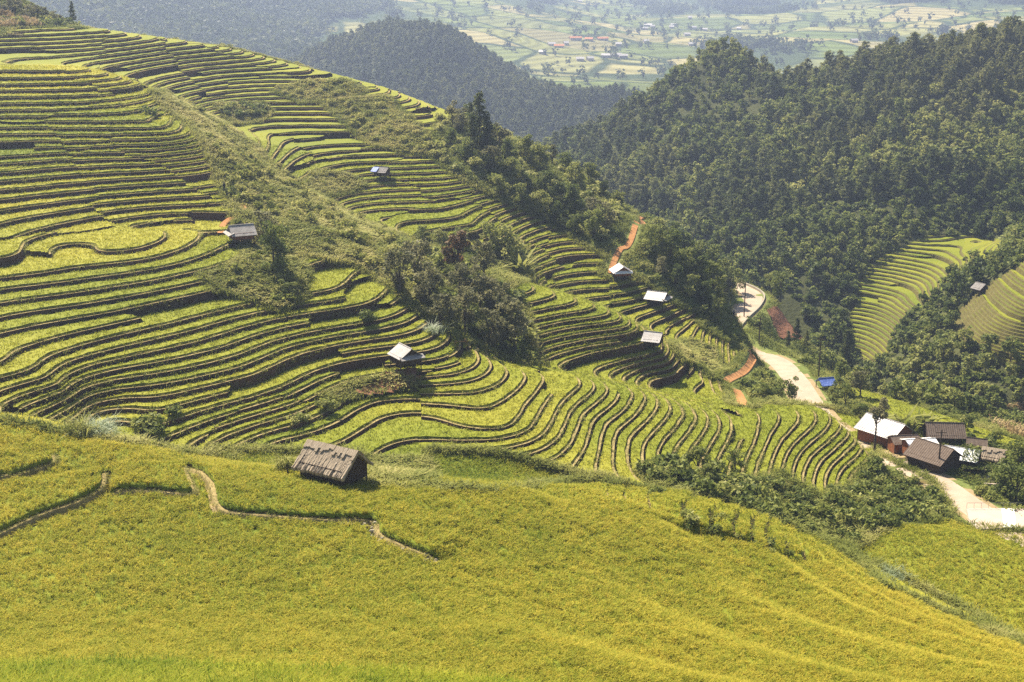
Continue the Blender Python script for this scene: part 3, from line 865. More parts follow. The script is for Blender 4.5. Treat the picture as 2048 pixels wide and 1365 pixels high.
def pine(seed, h=13.0, r=2.6, n=700, leaf=.5, bare=.25, taper=.75):
    rng = np.random.default_rng(seed)
    tr, cr = Acc(), Acc()
    tr.add(*tube_np([(0, 0, -.5), (.1 * rng.normal(), .1, h * .5), (0.1, .1 * rng.normal(), h)], [h * .018, h * .012, .03]))
    nw = 11
    P, T = [], []
    for i in range(nw):
        f = i / (nw - 1)
        zc = h * (bare + (1 - bare) * f)
        rad = r * ((1 - f) ** taper * .95 + .10) * rng.uniform(.7, 1.2)
        nb = 5 if f < .7 else 4
        for b in range(nb):
            a = rng.uniform(0, 2 * np.pi)
            ln = rad * rng.uniform(.6, 1.1)
            e = np.array([math.cos(a) * ln, math.sin(a) * ln, zc + ln * rng.uniform(.0, .35)])
            if f < .8: tr.add(*tube_np([(0, 0, zc - .2), e * .5 + np.array([0, 0, zc * .5]), e], [.06, .04, .015], 4))
            m = max(4, int(n / (nw * nb) * (ln / r + .4) * 1.4))
            w = rng.uniform(.25, 1.05, m) ** .7
            c = np.array([0, 0, zc]) * (1 - w[:, None]) + e * w[:, None] + rng.normal(size=(m, 3)) * np.array([.3, .3, .2]) * (r / 2.6)
            P.append(c); T.append(np.clip(rng.uniform(.25, .75) + rng.uniform(-.2, .2, m), 0, 1))
    P, T = np.concatenate(P), np.concatenate(T)
    v, q, t = leaf_quads(P, len(P), leaf, rng, up=-.5, asp=.4, tint=T)
    cr.add(v, q, 0, t)
    return tr, cr

def shrub(seed, r=1.4, h=1.6, n=260, leaf=.24):
    rng = np.random.default_rng(seed)
    bl = []
    for i in range(7):
        a, d = rng.uniform(0, 6.28), r * rng.uniform(.1, .75)
        b = r * rng.uniform(.35, .6)
        bl.append([math.cos(a) * d, math.sin(a) * d, h * rng.uniform(.25, .75), b, b * h / r * .6])
    bl = np.array(bl)
    p, k = crown_points(rng, bl, n)
    p[:, 2] = np.abs(p[:, 2])
    A = Acc()
    bt = rng.uniform(.25, .75, len(bl))
    A.add(*(lambda a: (a[0], a[1], 0, a[2]))(leaf_quads(p, n, leaf, rng, tint=np.clip(bt[k] + rng.uniform(-.2, .2, n), 0, 1))))
    for i in range(4):
        A.add(*tube_np([(0, 0, -.3), bl[i, :3] * .6, bl[i, :3]], [.05, .035, .015], 4), 1)
    return A

def blades(P, nb, h, w, lean, rng, tint, tipt=.0, spread=.08, droop=.35):
    """nb leaf blades at each point; h, w, tint per point; folded rhombs"""
    n = len(P); N = n * nb
    base = np.repeat(P, nb, 0) + np.concatenate([rng.normal(size=(N, 2)) * np.repeat(np.broadcast_to(spread, n), nb)[:, None], np.zeros((N, 1))], 1)
    a = rng.uniform(0, 2 * np.pi, N)
    hh = np.repeat(h, nb) * rng.uniform(.65, 1.2, N); ww = np.repeat(w, nb)
    ln = lean * rng.uniform(.3, 1.3, N) * hh
    d = np.stack([np.cos(a), np.sin(a)], 1); s = np.stack([-np.sin(a), np.cos(a)], 1)
    mid = base.copy(); mid[:, :2] += d * (ln * .4)[:, None]; mid[:, 2] += hh * .75
    tip = base.copy(); tip[:, :2] += d * (ln * 1.25)[:, None]; tip[:, 2] += hh * (1.0 - droop * rng.uniform(-.5, 1, N) * np.clip(ln / hh, 0, 1))
    ml = mid.copy(); ml[:, :2] += s * (ww * .5)[:, None]
    mr = mid.copy(); mr[:, :2] -= s * (ww * .5)[:, None]
    v = np.stack([base, ml, tip, mr], 1).reshape(-1, 3)
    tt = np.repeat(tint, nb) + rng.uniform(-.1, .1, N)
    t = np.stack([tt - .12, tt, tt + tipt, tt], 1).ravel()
    return v, np.arange(N * 4).reshape(N, 4), t

def sample_tris(T3, n, rng):
    """n random points on triangles (m,3,3) -> points, tri index"""
    ar = np.linalg.norm(np.cross(T3[:, 1] - T3[:, 0], T3[:, 2] - T3[:, 0]), axis=1)
    c = np.cumsum(ar); k = np.searchsorted(c, rng.random(n) * c[-1])
    k = np.minimum(k, len(T3) - 1)
    r1, r2 = np.sqrt(rng.random(n)), rng.random(n)
    p = (1 - r1)[:, None] * T3[k, 0] + (r1 * (1 - r2))[:, None] * T3[k, 1] + (r1 * r2)[:, None] * T3[k, 2]
    return p, k
def area_of(T3):
    return np.linalg.norm(np.cross(T3[:, 1] - T3[:, 0], T3[:, 2] - T3[:, 0]), axis=1).sum() / 2
def inframe(P, mx=60):
    px, py = project(P[:, 0], P[:, 1], P[:, 2])
    return (px > -mx) & (px < 2048 + mx) & (py > -80) & (py < 1420)

# ---- rice plants on the foreground paddies
T3 = fco[FT]
cen = T3.mean(1)
vis = inframe(cen) & (cen[:, 1] > 70)
T3 = T3[vis]
for i, (d0, d1, dens_, nb, w0) in enumerate([(70, 100, 17, 10, .042), (100, 135, 13, 9, .050), (135, 240, 9, 6, .07)]):
    cy_ = T3.mean(1)[:, 1]
    S = T3[(cy_ >= d0) & (cy_ < d1)]
    if not len(S): continue
    n = int(min(area_of(S) * dens_, 130000))
    p, k = sample_tris(S, n, RNG)
    tn = ripeness(p[:, 0], p[:, 1]) + .07 + RNG.uniform(-.24, .24, n) + .10 * fbm(p[:, 0], p[:, 1], 12, 92, 3) + .10 * fbm(p[:, 0], p[:, 1], 2.5, 93, 2)
    greenedge = np.clip((84.5 - p[:, 1]) / 3.0, 0, 1)
    tn = tn - .14 * greenedge
    hgt = np.where(greenedge > .3, .75, .50) * (1 + .35 * fbm(p[:, 0], p[:, 1], 1.5, 94, 2))
    p[:, 2] -= .10
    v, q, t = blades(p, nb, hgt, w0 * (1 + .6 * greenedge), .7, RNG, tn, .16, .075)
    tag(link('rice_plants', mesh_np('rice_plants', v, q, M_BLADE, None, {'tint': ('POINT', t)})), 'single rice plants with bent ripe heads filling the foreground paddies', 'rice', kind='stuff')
cy_ = T3.mean(1)[:, 1]
S = T3[(cy_ > 72) & (cy_ < 87.5)]
p, k = sample_tris(S, int(area_of(S) * 13), RNG)
keep = RNG.random(len(p)) < np.clip((86.2 + 1.6 * fbm(p[:, 0], p[:, 1], 9, 95, 2) - p[:, 1]) / 2.2, 0, 1)
p = p[keep]
p[:, 2] -= .1
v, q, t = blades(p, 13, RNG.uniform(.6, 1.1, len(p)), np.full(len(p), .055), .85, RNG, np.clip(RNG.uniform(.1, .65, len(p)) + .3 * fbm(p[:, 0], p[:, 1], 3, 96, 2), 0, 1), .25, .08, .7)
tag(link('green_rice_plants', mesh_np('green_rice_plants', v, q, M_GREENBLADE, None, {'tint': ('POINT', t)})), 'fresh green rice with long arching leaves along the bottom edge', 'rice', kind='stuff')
# ---- and on the terraces across the bowl
cen = RT_co.mean(1)
sel = inframe(cen, 20) & (cen[:, 1] < 300)
S, St = RT_co[sel], RT_tint[sel]
n = int(min(area_of(S) * 5.0, 150000))
p, k = sample_tris(S, n, RNG)
keep = RNG.random(n) < np.clip(1.25 - (p[:, 1] - 140) / 220, .25, 1)
p, k = p[keep], k[keep]
p[:, 2] -= .12
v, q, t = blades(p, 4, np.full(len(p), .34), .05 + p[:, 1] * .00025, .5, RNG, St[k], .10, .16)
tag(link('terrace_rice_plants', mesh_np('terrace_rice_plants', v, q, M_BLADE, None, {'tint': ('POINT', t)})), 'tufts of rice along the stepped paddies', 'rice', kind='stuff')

# ---- weeds on the banks between the steps
S = co[cls == 0]; cen = S.mean(1)
S = S[inframe(cen, 20) & (cen[:, 1] < 330)]
p, k = sample_tris(S, 50000, RNG)
wd = fbm(p[:, 0], p[:, 1], 14, 301, 3)
p = p[wd > -.12]
v, q, t = blades(p, 4, RNG.uniform(.2, .5, len(p)), np.full(len(p), .09), .9, RNG, RNG.uniform(.1, .7, len(p)), .05, .12)
S = co[cls == 1]; cen = S.mean(1)
S = S[inframe(cen, 20) & (cen[:, 1] < 330)]
p, k = sample_tris(S, 16000, RNG)
v2, q2, t2 = blades(p, 4, RNG.uniform(.1, .3, len(p)), np.full(len(p), .06), .9, RNG, RNG.uniform(.3, .9, len(p)), .05, .10)
tag(link('weeds', mesh_np('weeds', np.concatenate([v, v2]), np.concatenate([q, q2 + len(v)]), M_WEED, None, {'tint': ('POINT', np.concatenate([t, t2]))})), 'weeds growing on the earth banks between the terraces', 'weeds', kind='stuff')

P_ = []
for Lf, st in FLINES:
    nw_ = 520 if len(Lf) > 14 else 30
    k = RNG.integers(len(Lf) - 1, size=nw_); f = RNG.random(nw_)[:, None]
    q_ = Lf[k] * (1 - f) + Lf[k + 1] * f + RNG.normal(size=(nw_, 3)) * np.array([.25, .25, 0])
    s_, _c = field_surface(q_[:, 0], q_[:, 1], hnear(q_[:, 0], q_[:, 1])); q_[:, 2] = s_ - .03
    P_.append(q_)
P_ = np.concatenate(P_)
v, q, t = blades(P_, 5, RNG.uniform(.08, .32, len(P_)), np.full(len(P_), .035), 1.1, RNG, RNG.uniform(.2, .9, len(P_)), .1, .08)
tag(link('bund_weeds', mesh_np('bund_weeds', v, q, M_WEED, None, {'tint': ('POINT', t)})), 'short weeds on the earth walls of the near fields', 'weeds', kind='stuff')
# ---- rough growth on the unfarmed slopes
GT3 = np.stack([gx, gy, sub], 1)[tri]
gcen = GT3.mean(1)
def scatter(zones, dens_, cap, extra=None):
    m = np.isin(tz, zones) & inframe(gcen, 40)
    if extra is not None: m &= extra
    S = GT3[m]
    n = int(min(area_of(S) * dens_, cap))
    p, _ = sample_tris(S, n, RNG)
    d, *_r = line_dist(p[:, 0], p[:, 1], ROADL)
    p = p[d > 4.2]
    a_, b_ = project(p[:, 0], p[:, 1], p[:, 2] + .3)
    ok = ~inpoly(a_, b_, PLOUGH)
    for L_ in TRACKS: ok &= line_dist(p[:, 0], p[:, 1], L_)[0] > 1.5
    return p[ok]
p = scatter([SCRUB], 4.2, 80000)
tn = np.clip(.62 + .5 * fbm(p[:, 0], p[:, 1], 7, 311, 3) + RNG.uniform(-.15, .15, len(p)), 0, 1)
sz = np.clip(.55 + .5 * fbm(p[:, 0], p[:, 1], 6, 312, 2), .2, 1.2)
v, q, t = blades(p, 9, .60 * sz + .22, .12 + .12 * sz, 1.35, RNG, tn, .1, .22)
p2 = scatter([GRASS, TREES], 2.2, 60000)
tn2 = np.clip(.30 + .4 * fbm(p2[:, 0], p2[:, 1], 9, 313, 3) + RNG.uniform(-.15, .15, len(p2)), 0, 1)
v2, q2, t2 = blades(p2, 8, RNG.uniform(.35, .9, len(p2)), np.full(len(p2), .14), 1.0, RNG, tn2, .1, .25)
tag(link('undergrowth', mesh_np('undergrowth', np.concatenate([v, v2]), np.concatenate([q, q2 + len(v)]), M_WEED, None, {'tint': ('POINT', np.concatenate([t, t2]))})), 'rough ferns and grass on the unfarmed slopes', 'undergrowth', kind='stuff')
# edges where paddies meet: grassy lips that follow the joins
j = np.concatenate([tri[:, [0, 1]], tri[:, [1, 2]], tri[:, [2, 0]]]); jz = np.concatenate([tz, tz, tz])
key = np.sort(j, 1); key = key[:, 0] * len(gx) + key[:, 1]
o_ = np.argsort(key, kind='stable'); ks, zs, js = key[o_], jz[o_], j[o_]
pair = np.nonzero((ks[1:] == ks[:-1]) & (zs[1:] != zs[:-1]))[0]
ea, eb = js[pair, 0], js[pair, 1]
mid_ = np.stack([(gx[ea] + gx[eb]) / 2, (gy[ea] + gy[eb]) / 2, (gh[ea] + gh[eb]) / 2], 1)
mid_ = mid_[inframe(mid_, 20)]
p = np.repeat(mid_, 7, 0) + RNG.normal(size=(len(mid_) * 7, 3)) * np.array([.45, .45, .05]) - np.array([0, 0, .35])
v, q, t = blades(p, 6, RNG.uniform(.5, 1.15, len(p)), np.full(len(p), .11), .8, RNG, np.clip(.45 + .5 * fbm(p[:, 0], p[:, 1], 8, 321, 2), 0, 1), .1, .2)
tag(link('edge_grass', mesh_np('edge_grass', v, q, M_WEED, None, {'tint': ('POINT', t)})), 'long grass along the edges of the paddies', 'grass', kind='stuff')

# ---- kinds of trees and shrubs (each a small set of meshes that the individuals share)
def kind_meshes(fn, name, crown_mat, seeds_, joined, **kw):
    out_ = []
    for s in seeds_:
        r = fn(s, **kw)
        if isinstance(r, Acc):
            out_.append(r.mesh(name, [crown_mat, M_BARK]))
        elif joined:
            tr, cr = r
            A = Acc()
            for vv, qq, tt in zip(cr.v, [cr.q[0]], cr.t): A.add(vv, qq, 0, tt)
            nn = A.n
            A.v += tr.v; A.t += tr.t
            A.q += [qq + nn for qq in tr.q]; A.m += [np.full(len(qq), 1) for qq in tr.q]
            out_.append(A.mesh(name, [crown_mat, M_BARK]))
        else:
            tr, cr = r
            out_.append((tr.mesh('trunk', [M_BARK], True), cr.mesh('crown', [crown_mat])))
    return out_
K_BIG = kind_meshes(broadleaf, 'broadleaf_tree', M_LEAF, range(40, 45), False, h=9, r=3.4, nleaf=1500, leaf=.30)
K_DENSE = kind_meshes(broadleaf, 'broadleaf_tree', M_LEAF, range(45, 49), False, h=8.5, r=3.4, nleaf=2200, leaf=.30, low=.10, nb=18)
K_STEM = kind_meshes(broadleaf, 'slender_tree', M_GREYLEAF, [59], False, h=10, r=2.0, nleaf=700, leaf=.28, low=.62, nb=9)
K_GREY = kind_meshes(broadleaf, 'grey_leaved_tree', M_GREYLEAF, range(50, 54), False, h=8.5, r=3.2, nleaf=1300, leaf=.30, low=.25)
K_RUST = kind_meshes(broadleaf, 'russet_tree', M_RUST, [61], False, h=10, r=2.6, nleaf=1300, leaf=.32, low=.35)
K_PINE = kind_meshes(pine, 'pine_tree', M_PINE, range(70, 74), False, h=13, r=3.0, n=1300, leaf=.42)
K_SHRUB = kind_meshes(shrub, 'shrub', M_LEAF, range(80, 86), True)
K_WSHRUB = kind_meshes(shrub, 'weed_clump', M_WEED, range(90, 94), True)
K_FPINE = kind_meshes(pine, 'forest_pine', M_PINE, range(100, 105), True, h=10, r=3.4, n=330, leaf=.75, bare=.25, taper=.45)
K_FBROAD = kind_meshes(broadleaf, 'forest_tree', M_LEAF, range(110, 115), True, h=8.5, r=3.1, nleaf=330, leaf=.62, low=.2)

def plant_tree(name, km, loc, scale, label, cat='tree', group=None, zs=1.0):
    t = bpy.data.objects.new(name, None)
    COL.objects.link(t)
    t.location = loc
    t.rotation_euler = (0, 0, RNG.uniform(0, 6.28))
    t.scale = (scale, scale, scale * zs)
    tag(t, label, cat, group)
    tr, cr = km[RNG.integers(len(km))]
    a = link('trunk', tr, t); b = link('crown', cr, t)
    return t
def plant_one(name, km, loc, scale, label, cat, group=None, zs=1.0):
    o = link(name, km[RNG.integers(len(km))])
    o.location = loc
    o.rotation_euler = (0, 0, RNG.uniform(0, 6.28))
    o.scale = (scale, scale, scale * zs)
    return tag(o, label, cat, group)

def bake(name, km, P, S, label, cat, mats):
    """many far plants nobody could count, as one mesh"""
    src = []
    for me in km:
        n = len(me.vertices); c = np.empty(n * 3, np.float32); me.vertices.foreach_get('co', c)
        m = len(me.polygons); li = np.empty(m * 4, np.int32); me.loops.foreach_get('vertex_index', li)
        mi = np.empty(m, np.int32); me.polygons.foreach_get('material_index', mi)
        tt = np.empty(n, np.float32); me.attributes['tint'].data.foreach_get('value', tt)
        src.append((c.reshape(-1, 3), li.reshape(-1, 4), mi, tt))
    V, Q, M, T = [], [], [], []; off_ = 0
    patch_ = .45 * fbm(P[:, 0], P[:, 1], 45, 351, 2) - .05
    kk_ = RNG.integers(len(src), size=len(P)); an = RNG.uniform(0, 6.28, len(P))
    for i in range(len(P)):
        c, l, mi, tt = src[kk_[i]]
        ca, sa = math.cos(an[i]) * S[i], math.sin(an[i]) * S[i]
        w = np.stack([c[:, 0] * ca - c[:, 1] * sa, c[:, 0] * sa + c[:, 1] * ca, c[:, 2] * S[i]], 1) + P[i]
        V.append(w); Q.append(l + off_); M.append(mi); T.append(tt + RNG.uniform(-.24, .24) + patch_[i]); off_ += len(c)
    return tag(link(name, mesh_np(name, np.concatenate(V), np.concatenate(Q), mats, np.concatenate(M), {'tint': ('POINT', np.concatenate(T))})), label, cat, kind='stuff')

def spread(P, r, cap):
    """thin random points so that none is closer than r (in plan)"""
    out_, cell = [], {}
    for i, p in enumerate(P):
        c = (int(p[0] // r), int(p[1] // r)); ok = True
        for a in (-1, 0, 1):
            for b in (-1, 0, 1):
                for jx in cell.get((c[0] + a, c[1] + b), ()):
                    if (P[jx][0] - p[0]) ** 2 + (P[jx][1] - p[1]) ** 2 < r * r: ok = False
        if ok:
            cell.setdefault(c, []).append(i); out_.append(i)
            if len(out_) >= cap: break
    return np.array(out_, int)

p = scatter([SCRUB], .12, 900)
p = p[spread(p, 1.5, 700)]
bake('slope_scrub', K_WSHRUB + K_SHRUB[:2], p - np.array([0, 0, .15]), RNG.uniform(.35, 1.0, len(p)), 'low weedy scrub over the unfarmed parts of the terraced hillside', 'scrub', [M_WEED, M_BARK])
# ---- the wood on the right-hand hill
S = np.stack([wx_, wy_, wh], 1)[wt]
cen = S.mean(1)
S = S[(wz == TREES) & inframe(cen, 60)]
p, _ = sample_tris(S, 24000, RNG)
p = p[spread(p, 3.0, 8000)]
px_, py_ = project(p[:, 0], p[:, 1], p[:, 2])
p = p[~((p[:, 1] < 400) & (px_ > 1690) & (px_ < 1800) & (py_ > 600) & (py_ < 745)) & ~inpoly(px_, py_, [(1510,590),(1580,600),(1618,660),(1600,700),(1530,730)]) & (fbm(p[:, 0], p[:, 1], 26, 337, 2) < .42)]
open_ = (fbm(p[:, 0], p[:, 1], 40, 331, 2) + RNG.normal(size=len(p)) * .2)
broad = (p[:, 1] < 430 + 60 * fbm(p[:, 0], p[:, 1], 70, 333, 2)) | (open_ > .02)
sc_ = np.where(RNG.random(len(p)) < .12, RNG.uniform(1.1, 1.5, len(p)), RNG.uniform(.45, 1.1, len(p))) * np.where(p[:, 1] < 440, .66, .72)
order = np.argsort(p[:, 1])
def forest(sel, km, base, label, name, cat, nind, stuffname, stufflabel, mats, grp):
    ii = order[np.isin(order, np.nonzero(sel)[0])]
    lead = ii[:nind]
    for i in lead: plant_one(name, km, p[i] - np.array([0, 0, .4]), sc_[i] * base, label, cat, grp)
    rest = ii[nind:]
    if len(rest): bake(stuffname, km, p[rest] - np.array([0, 0, .4]), sc_[rest] * base, stufflabel, 'forest', mats)
forest(broad, K_FBROAD, 1.0, 'dark broadleaf tree on the wooded hillside across the road valley', 'forest_tree', 'tree', 290, 'forest_canopy', 'mixed wood covering the hill to the right', [M_LEAF, M_BARK], 'broadleaf trees on the wooded hill')
forest(~broad, K_FPINE, 1.0, 'dark pine high on the wooded hill at right', 'forest_pine', 'pine tree', 280, 'pine_forest', 'pine wood covering the upper hill to the right', [M_PINE, M_BARK], 'pines on the wooded hill')

S = np.stack([wx_, wy_, wh], 1)[wt]
cen = S.mean(1)
S = S[(wz == TREES) & inframe(cen, 60) & (cen[:, 1] < 560)]
p, _ = sample_tris(S, 14000, RNG)
p = p[spread(p, 1.9, 6500)]
px_, py_ = project(p[:, 0], p[:, 1], p[:, 2])
p = p[~inpoly(px_, py_, [(1510,590),(1580,600),(1618,660),(1600,700),(1530,730)])]
K_LSHRUB = kind_meshes(shrub, 'hill_bush', M_LEAF, range(86, 89), True, n=95, leaf=.40)
bake('hill_scrub', K_LSHRUB, p - np.array([0, 0, .2]), RNG.uniform(.7, 1.7, len(p)), 'low scrub between the trees at the foot of the wooded hill', 'scrub', [M_LEAF, M_BARK])
# ---- the bluish wooded hill in the middle
S3 = np.stack([mx_, my_, hmid(mx_, my_)], 1)
S = S3[np.concatenate([mq[:, [0, 1, 2]], mq[:, [0, 2, 3]]])]
cen = S.mean(1)
S = S[inframe(cen, 30) & (cen[:, 1] < 1300)]
p, _ = sample_tris(S, 16000, RNG)
p = p[spread(p, 4.2, 8000)]
bake('far_forest', K_FPINE + K_FBROAD[:2], p, RNG.uniform(.6, 1.1, len(p)), 'hazy blue pine wood on the rounded hill behind the terraces', 'forest', [M_PINE, M_BARK])

# ---- trees and hedges dotted over the far valley
def far_tree(seed):
    rng = np.random.default_rng(seed)
    A = Acc()
    n = 26
    c = rng.normal(size=(n, 3)) * np.array([1.8, 1.8, 2.4]) + np.array([0, 0, 4.5])
    A.add(*(lambda a: (a[0], a[1], 0, a[2]))(leaf_quads(c, n, 2.0, rng)))
    return A.mesh('valley_tree', [M_PINE])
KF = [far_tree(s) for s in range(4)]
S3 = np.stack([ax_, ay_, ah], 1)
S = S3[np.concatenate([aq[:, [0, 1, 2]], aq[:, [0, 2, 3]]])]
cen = S.mean(1)
S = S[inframe(cen, 30) & (cen[:, 1] > 1150) & (cen[:, 1] < 3800)]
p, _ = sample_tris(S, 170000, RNG)
wv2 = farwood(p[:, 0], p[:, 1], p[:, 2]) + .5 * fbm(p[:, 0], p[:, 1] * .5, 60, 341, 3)
pr = np.clip((wv2 - .18) * 3.0, 0.012, 1) * np.clip(1500 / p[:, 1], .3, 1)
p = p[RNG.random(len(p)) < pr * .8]
bake('valley_woods', KF, p, RNG.uniform(.6, 1.4, len(p)), 'hazy groves and hedges scattered over the far valley', 'woods', [M_PINE])
# ------------------------------------------------------------------ single trees and shrubs near the terraces
def on_track(w, r=2.2):
    a, b = project(np.array([w[0]]), np.array([w[1]]), np.array([w[2]]))
    if inpoly(a, b, [(1512,600),(1585,604),(1635,680),(1600,745),(1530,730)])[0]: return True
    for s_ in (0, 3.0, 6.5):
        X = np.array([w[0] * (1 + s_ / w[1])]); Y = np.array([w[1] + s_])
        for L_ in TRACKS:
            if line_dist(X, Y, L_)[0][0] < r: return True
    return False
def at(px, py, dz=0.0, n=900):
    w = hit(px, py, n=n)
    return w + np.array([0, 0, dz])

# big trees of the gully between the two hillsides
for px, py, km, s, zs, label in [
  (1030,705,K_GREY,1.15,1.0,'tall grey green tree lowest in the wooded gully, against the striped terraces'),
  (985,690,K_GREY,.85,1.0,'grey green tree in the gully beside the dark hollow'),
  (930,665,K_GREY,.95,1.0,'grey leaved tree at the foot of the gully, above the green spur'),
  (880,655,K_GREY,.8,.9,'grey leaved tree at the left foot of the gully'),
  (860,612,K_GREY,.95,1.0,'grey green tree low on the scrub slope beside the gully'),
  (800,590,K_GREY,.95,1.0,'rounded grey green tree on the scrub slope above the spur'),
  (830,565,K_GREY,.95,1.0,'grey green tree halfway up the left side of the gully'),
  (960,620,K_GREY,.95,1.0,'grey green tree in the middle of the gully'),
  (1000,632,K_GREY,.75,1.0,'small grey green tree in the gully beside the striped terraces'),
  (920,600,K_GREY,.8,1.0,'grey green tree below the russet tree'),
  (915,562,K_RUST,1.0,1.0,'dark tree with a russet crown standing over the gully'),
  (968,562,K_GREY,.85,1.1,'pale slender tree right of the russet tree'),
  (1012,525,K_DENSE,1.15,.85,'dark spreading tree at the upper edge of the gully'),
  (985,500,K_BIG,.85,.8,'dark round tree behind the spreading gully tree'),
  (1045,540,K_DENSE,.75,.7,'low dark tree at the right end of the upper gully'),
  (880,487,K_BIG,.6,.7,'small dark tree on the upper rim of the gully, left part'),
  (845,480,K_BIG,.5,.7,'leftmost small dark tree on the rim of the gully'),
  (925,492,K_BIG,.6,.8,'small dark tree on the gully rim, above the russet tree'),
  (548,545,K_DENSE,.85,1.25,'dark tree beside the grey roofed hut, throwing a long shadow'),
  (530,478,K_GREY,.75,.9,'thin twiggy tree just behind the grey roofed hut'),
  (575,595,K_BIG,.5,.7,'small dark tree at the end of the long tree shadow'),
]:
    s *= .88
    plant_tree('broadleaf_tree' if km in (K_BIG, K_DENSE) else ('russet_tree' if km is K_RUST else 'grey_tree'), km, at(px, py, -.2), s, label, 'tree', 'trees of the wooded gully', zs)

# the wooded back of the far ridge
ridge = [(905,250,.6),(925,262,.7),(938,245,.5),(1000,300,.55),(1020,320,.6),(1050,322,.55),(1080,338,.6),(1105,330,.6),(1130,352,.55),(1150,372,.6),(1180,385,.6),(1205,400,.55),(1235,418,.6),(1255,432,.5),
         (900,300,.5),(930,320,.6),(985,345,.6),(1020,365,.65),(1050,385,.6),(1090,395,.65),(1120,410,.65),(1150,425,.7),(1180,440,.65),(1210,455,.65),(1240,465,.55),(1000,390,.5),(1040,410,.55),(1080,430,.55),(1110,445,.55),(1150,465,.55),(1190,480,.55),(1210,500,.5),
         (1300,455,.5),(1320,470,.6),(1345,480,.6),(1370,500,.6),(1395,520,.6),(1420,535,.6),(1445,560,.6),(1465,585,.6),(1290,490,.55),(1310,510,.6),(1340,520,.6),(1370,545,.65),(1400,565,.65),(1425,585,.65),(1450,605,.6),(1280,525,.5),(1320,555,.55),(1350,575,.55),(1385,595,.6),(1410,615,.55),(1435,630,.5),(1265,505,.45)]
for px, py, s in ridge:
    w_ = at(px, py + RNG.uniform(-4, 4), -.2)
    g_ = px < 1262
    if on_track(w_, 3.2): continue
    plant_tree('broadleaf_tree', K_DENSE if RNG.random() < .7 else K_GREY, w_, s * RNG.uniform(.85, 1.35),
        'broadleaf tree on the wooded ridge left of the red dirt track' if g_ else 'broadleaf tree on the wooded spur right of the red dirt track', 'tree',
        'trees on the ridge left of the red track' if g_ else 'trees on the spur right of the red track')
for px, py, s, label in [(960,306,1.0,'tallest dark pine standing on the skyline of the far ridge'),(942,262,.5,'narrow dark pine on the skyline left of the tallest ridge pine'),(975,320,.75,'dark pine below the tallest ridge pine'),(945,315,.7,'dark pine left of the tallest ridge pine')]:
    plant_tree('pine_tree', K_PINE, at(px, py, -.3), s, label, 'pine tree', 'pines on the far ridge')

# road valley trees
for px, py, km, s, zs, label in [
  (1690,765,K_PINE,1.0,1.0,'big dark pine in the valley below the road, left one of the clump'),
  (1725,770,K_PINE,1.0,1.05,'tallest dark pine in the valley above the terraced strip'),
  (1715,745,K_PINE,.8,1.0,'dark pine at the back of the valley clump'),
  (1755,778,K_PINE,.8,1.0,'dark pine at the right end of the valley clump'),
  (1790,790,K_GREY,.9,.9,'pale grey tree right of the valley pines'),
  (1720,795,K_GREY,.7,.9,'pale grey bushy tree in front of the valley pines'),
  (1560,600,K_BIG,.75,1.1,'bright green tree on the outer side of the road bend'),
  (1540,580,K_BIG,.55,1.0,'small green tree just past the road bend'),
  (1575,700,K_PINE,.32,1.1,'small pointed conifer below the ploughed field, left of three'),
  (1592,690,K_PINE,.45,1.1,'pointed conifer below the ploughed field, tallest of three'),
  (1612,698,K_PINE,.32,1.1,'small pointed conifer below the ploughed field, right of three'),
  (1435,648,K_BIG,.5,1.0,'leafy tree at the roadside below the wooded spur'),
  (1578,803,K_BIG,.5,1.1,'leafy green tree hanging over the road at the crest of the long spur'),
  (1552,800,K_BIG,.45,1.0,'leafy tree left of the one hanging over the road'),
  (1528,805,K_BIG,.4,.9,'round leafy tree between red track and road'),
  (1680,790,K_BIG,.45,.9,'round dark green tree right of the blue shelter'),
  (1690,815,K_BIG,.55,.9,'dark green tree in front of the blue shelter'),
  (1665,808,K_BIG,.4,.9,'small leafy tree by the road below the blue shelter'),
  (1748,908,K_STEM,.85,1.2,'slender tree with bare stem in front of the white gabled house'),
  (1722,855,K_BIG,.55,.9,'leafy tree left of the white gabled house'),
  (2030,1010,K_BIG,1.0,.8,'large dark tree at the right edge beside the fish pond'),
  (2040,940,K_BIG,.8,.8,'dark tree above the pond at the right edge'),
  (2010,985,K_BIG,.55,.8,'leafy tree on the far bank of the pond'),
  (1935,862,K_BIG,.4,.8,'small round tree behind the brown tiled house'),
  (1990,888,K_BIG,.4,.8,'small tree above the thatched shed'),
  (1840,858,K_BIG,.4,.8,'small tree between white gabled house and brown tiled house'),
  (1470,940,K_BIG,.45,.8,'small dark tree at the foot of the long spur'),
  (1395,950,K_BIG,.5,.9,'dark bushy tree at the top of the bush gully'),
  (1420,975,K_BIG,.45,.8,'dark bush tree on the near side of the gully'),
]:
    plant_tree('pine_tree' if km is K_PINE else 'broadleaf_tree', km, at(px, py, -.2), s, label, 'pine tree' if km is K_PINE else 'tree', 'trees of the road valley', zs)
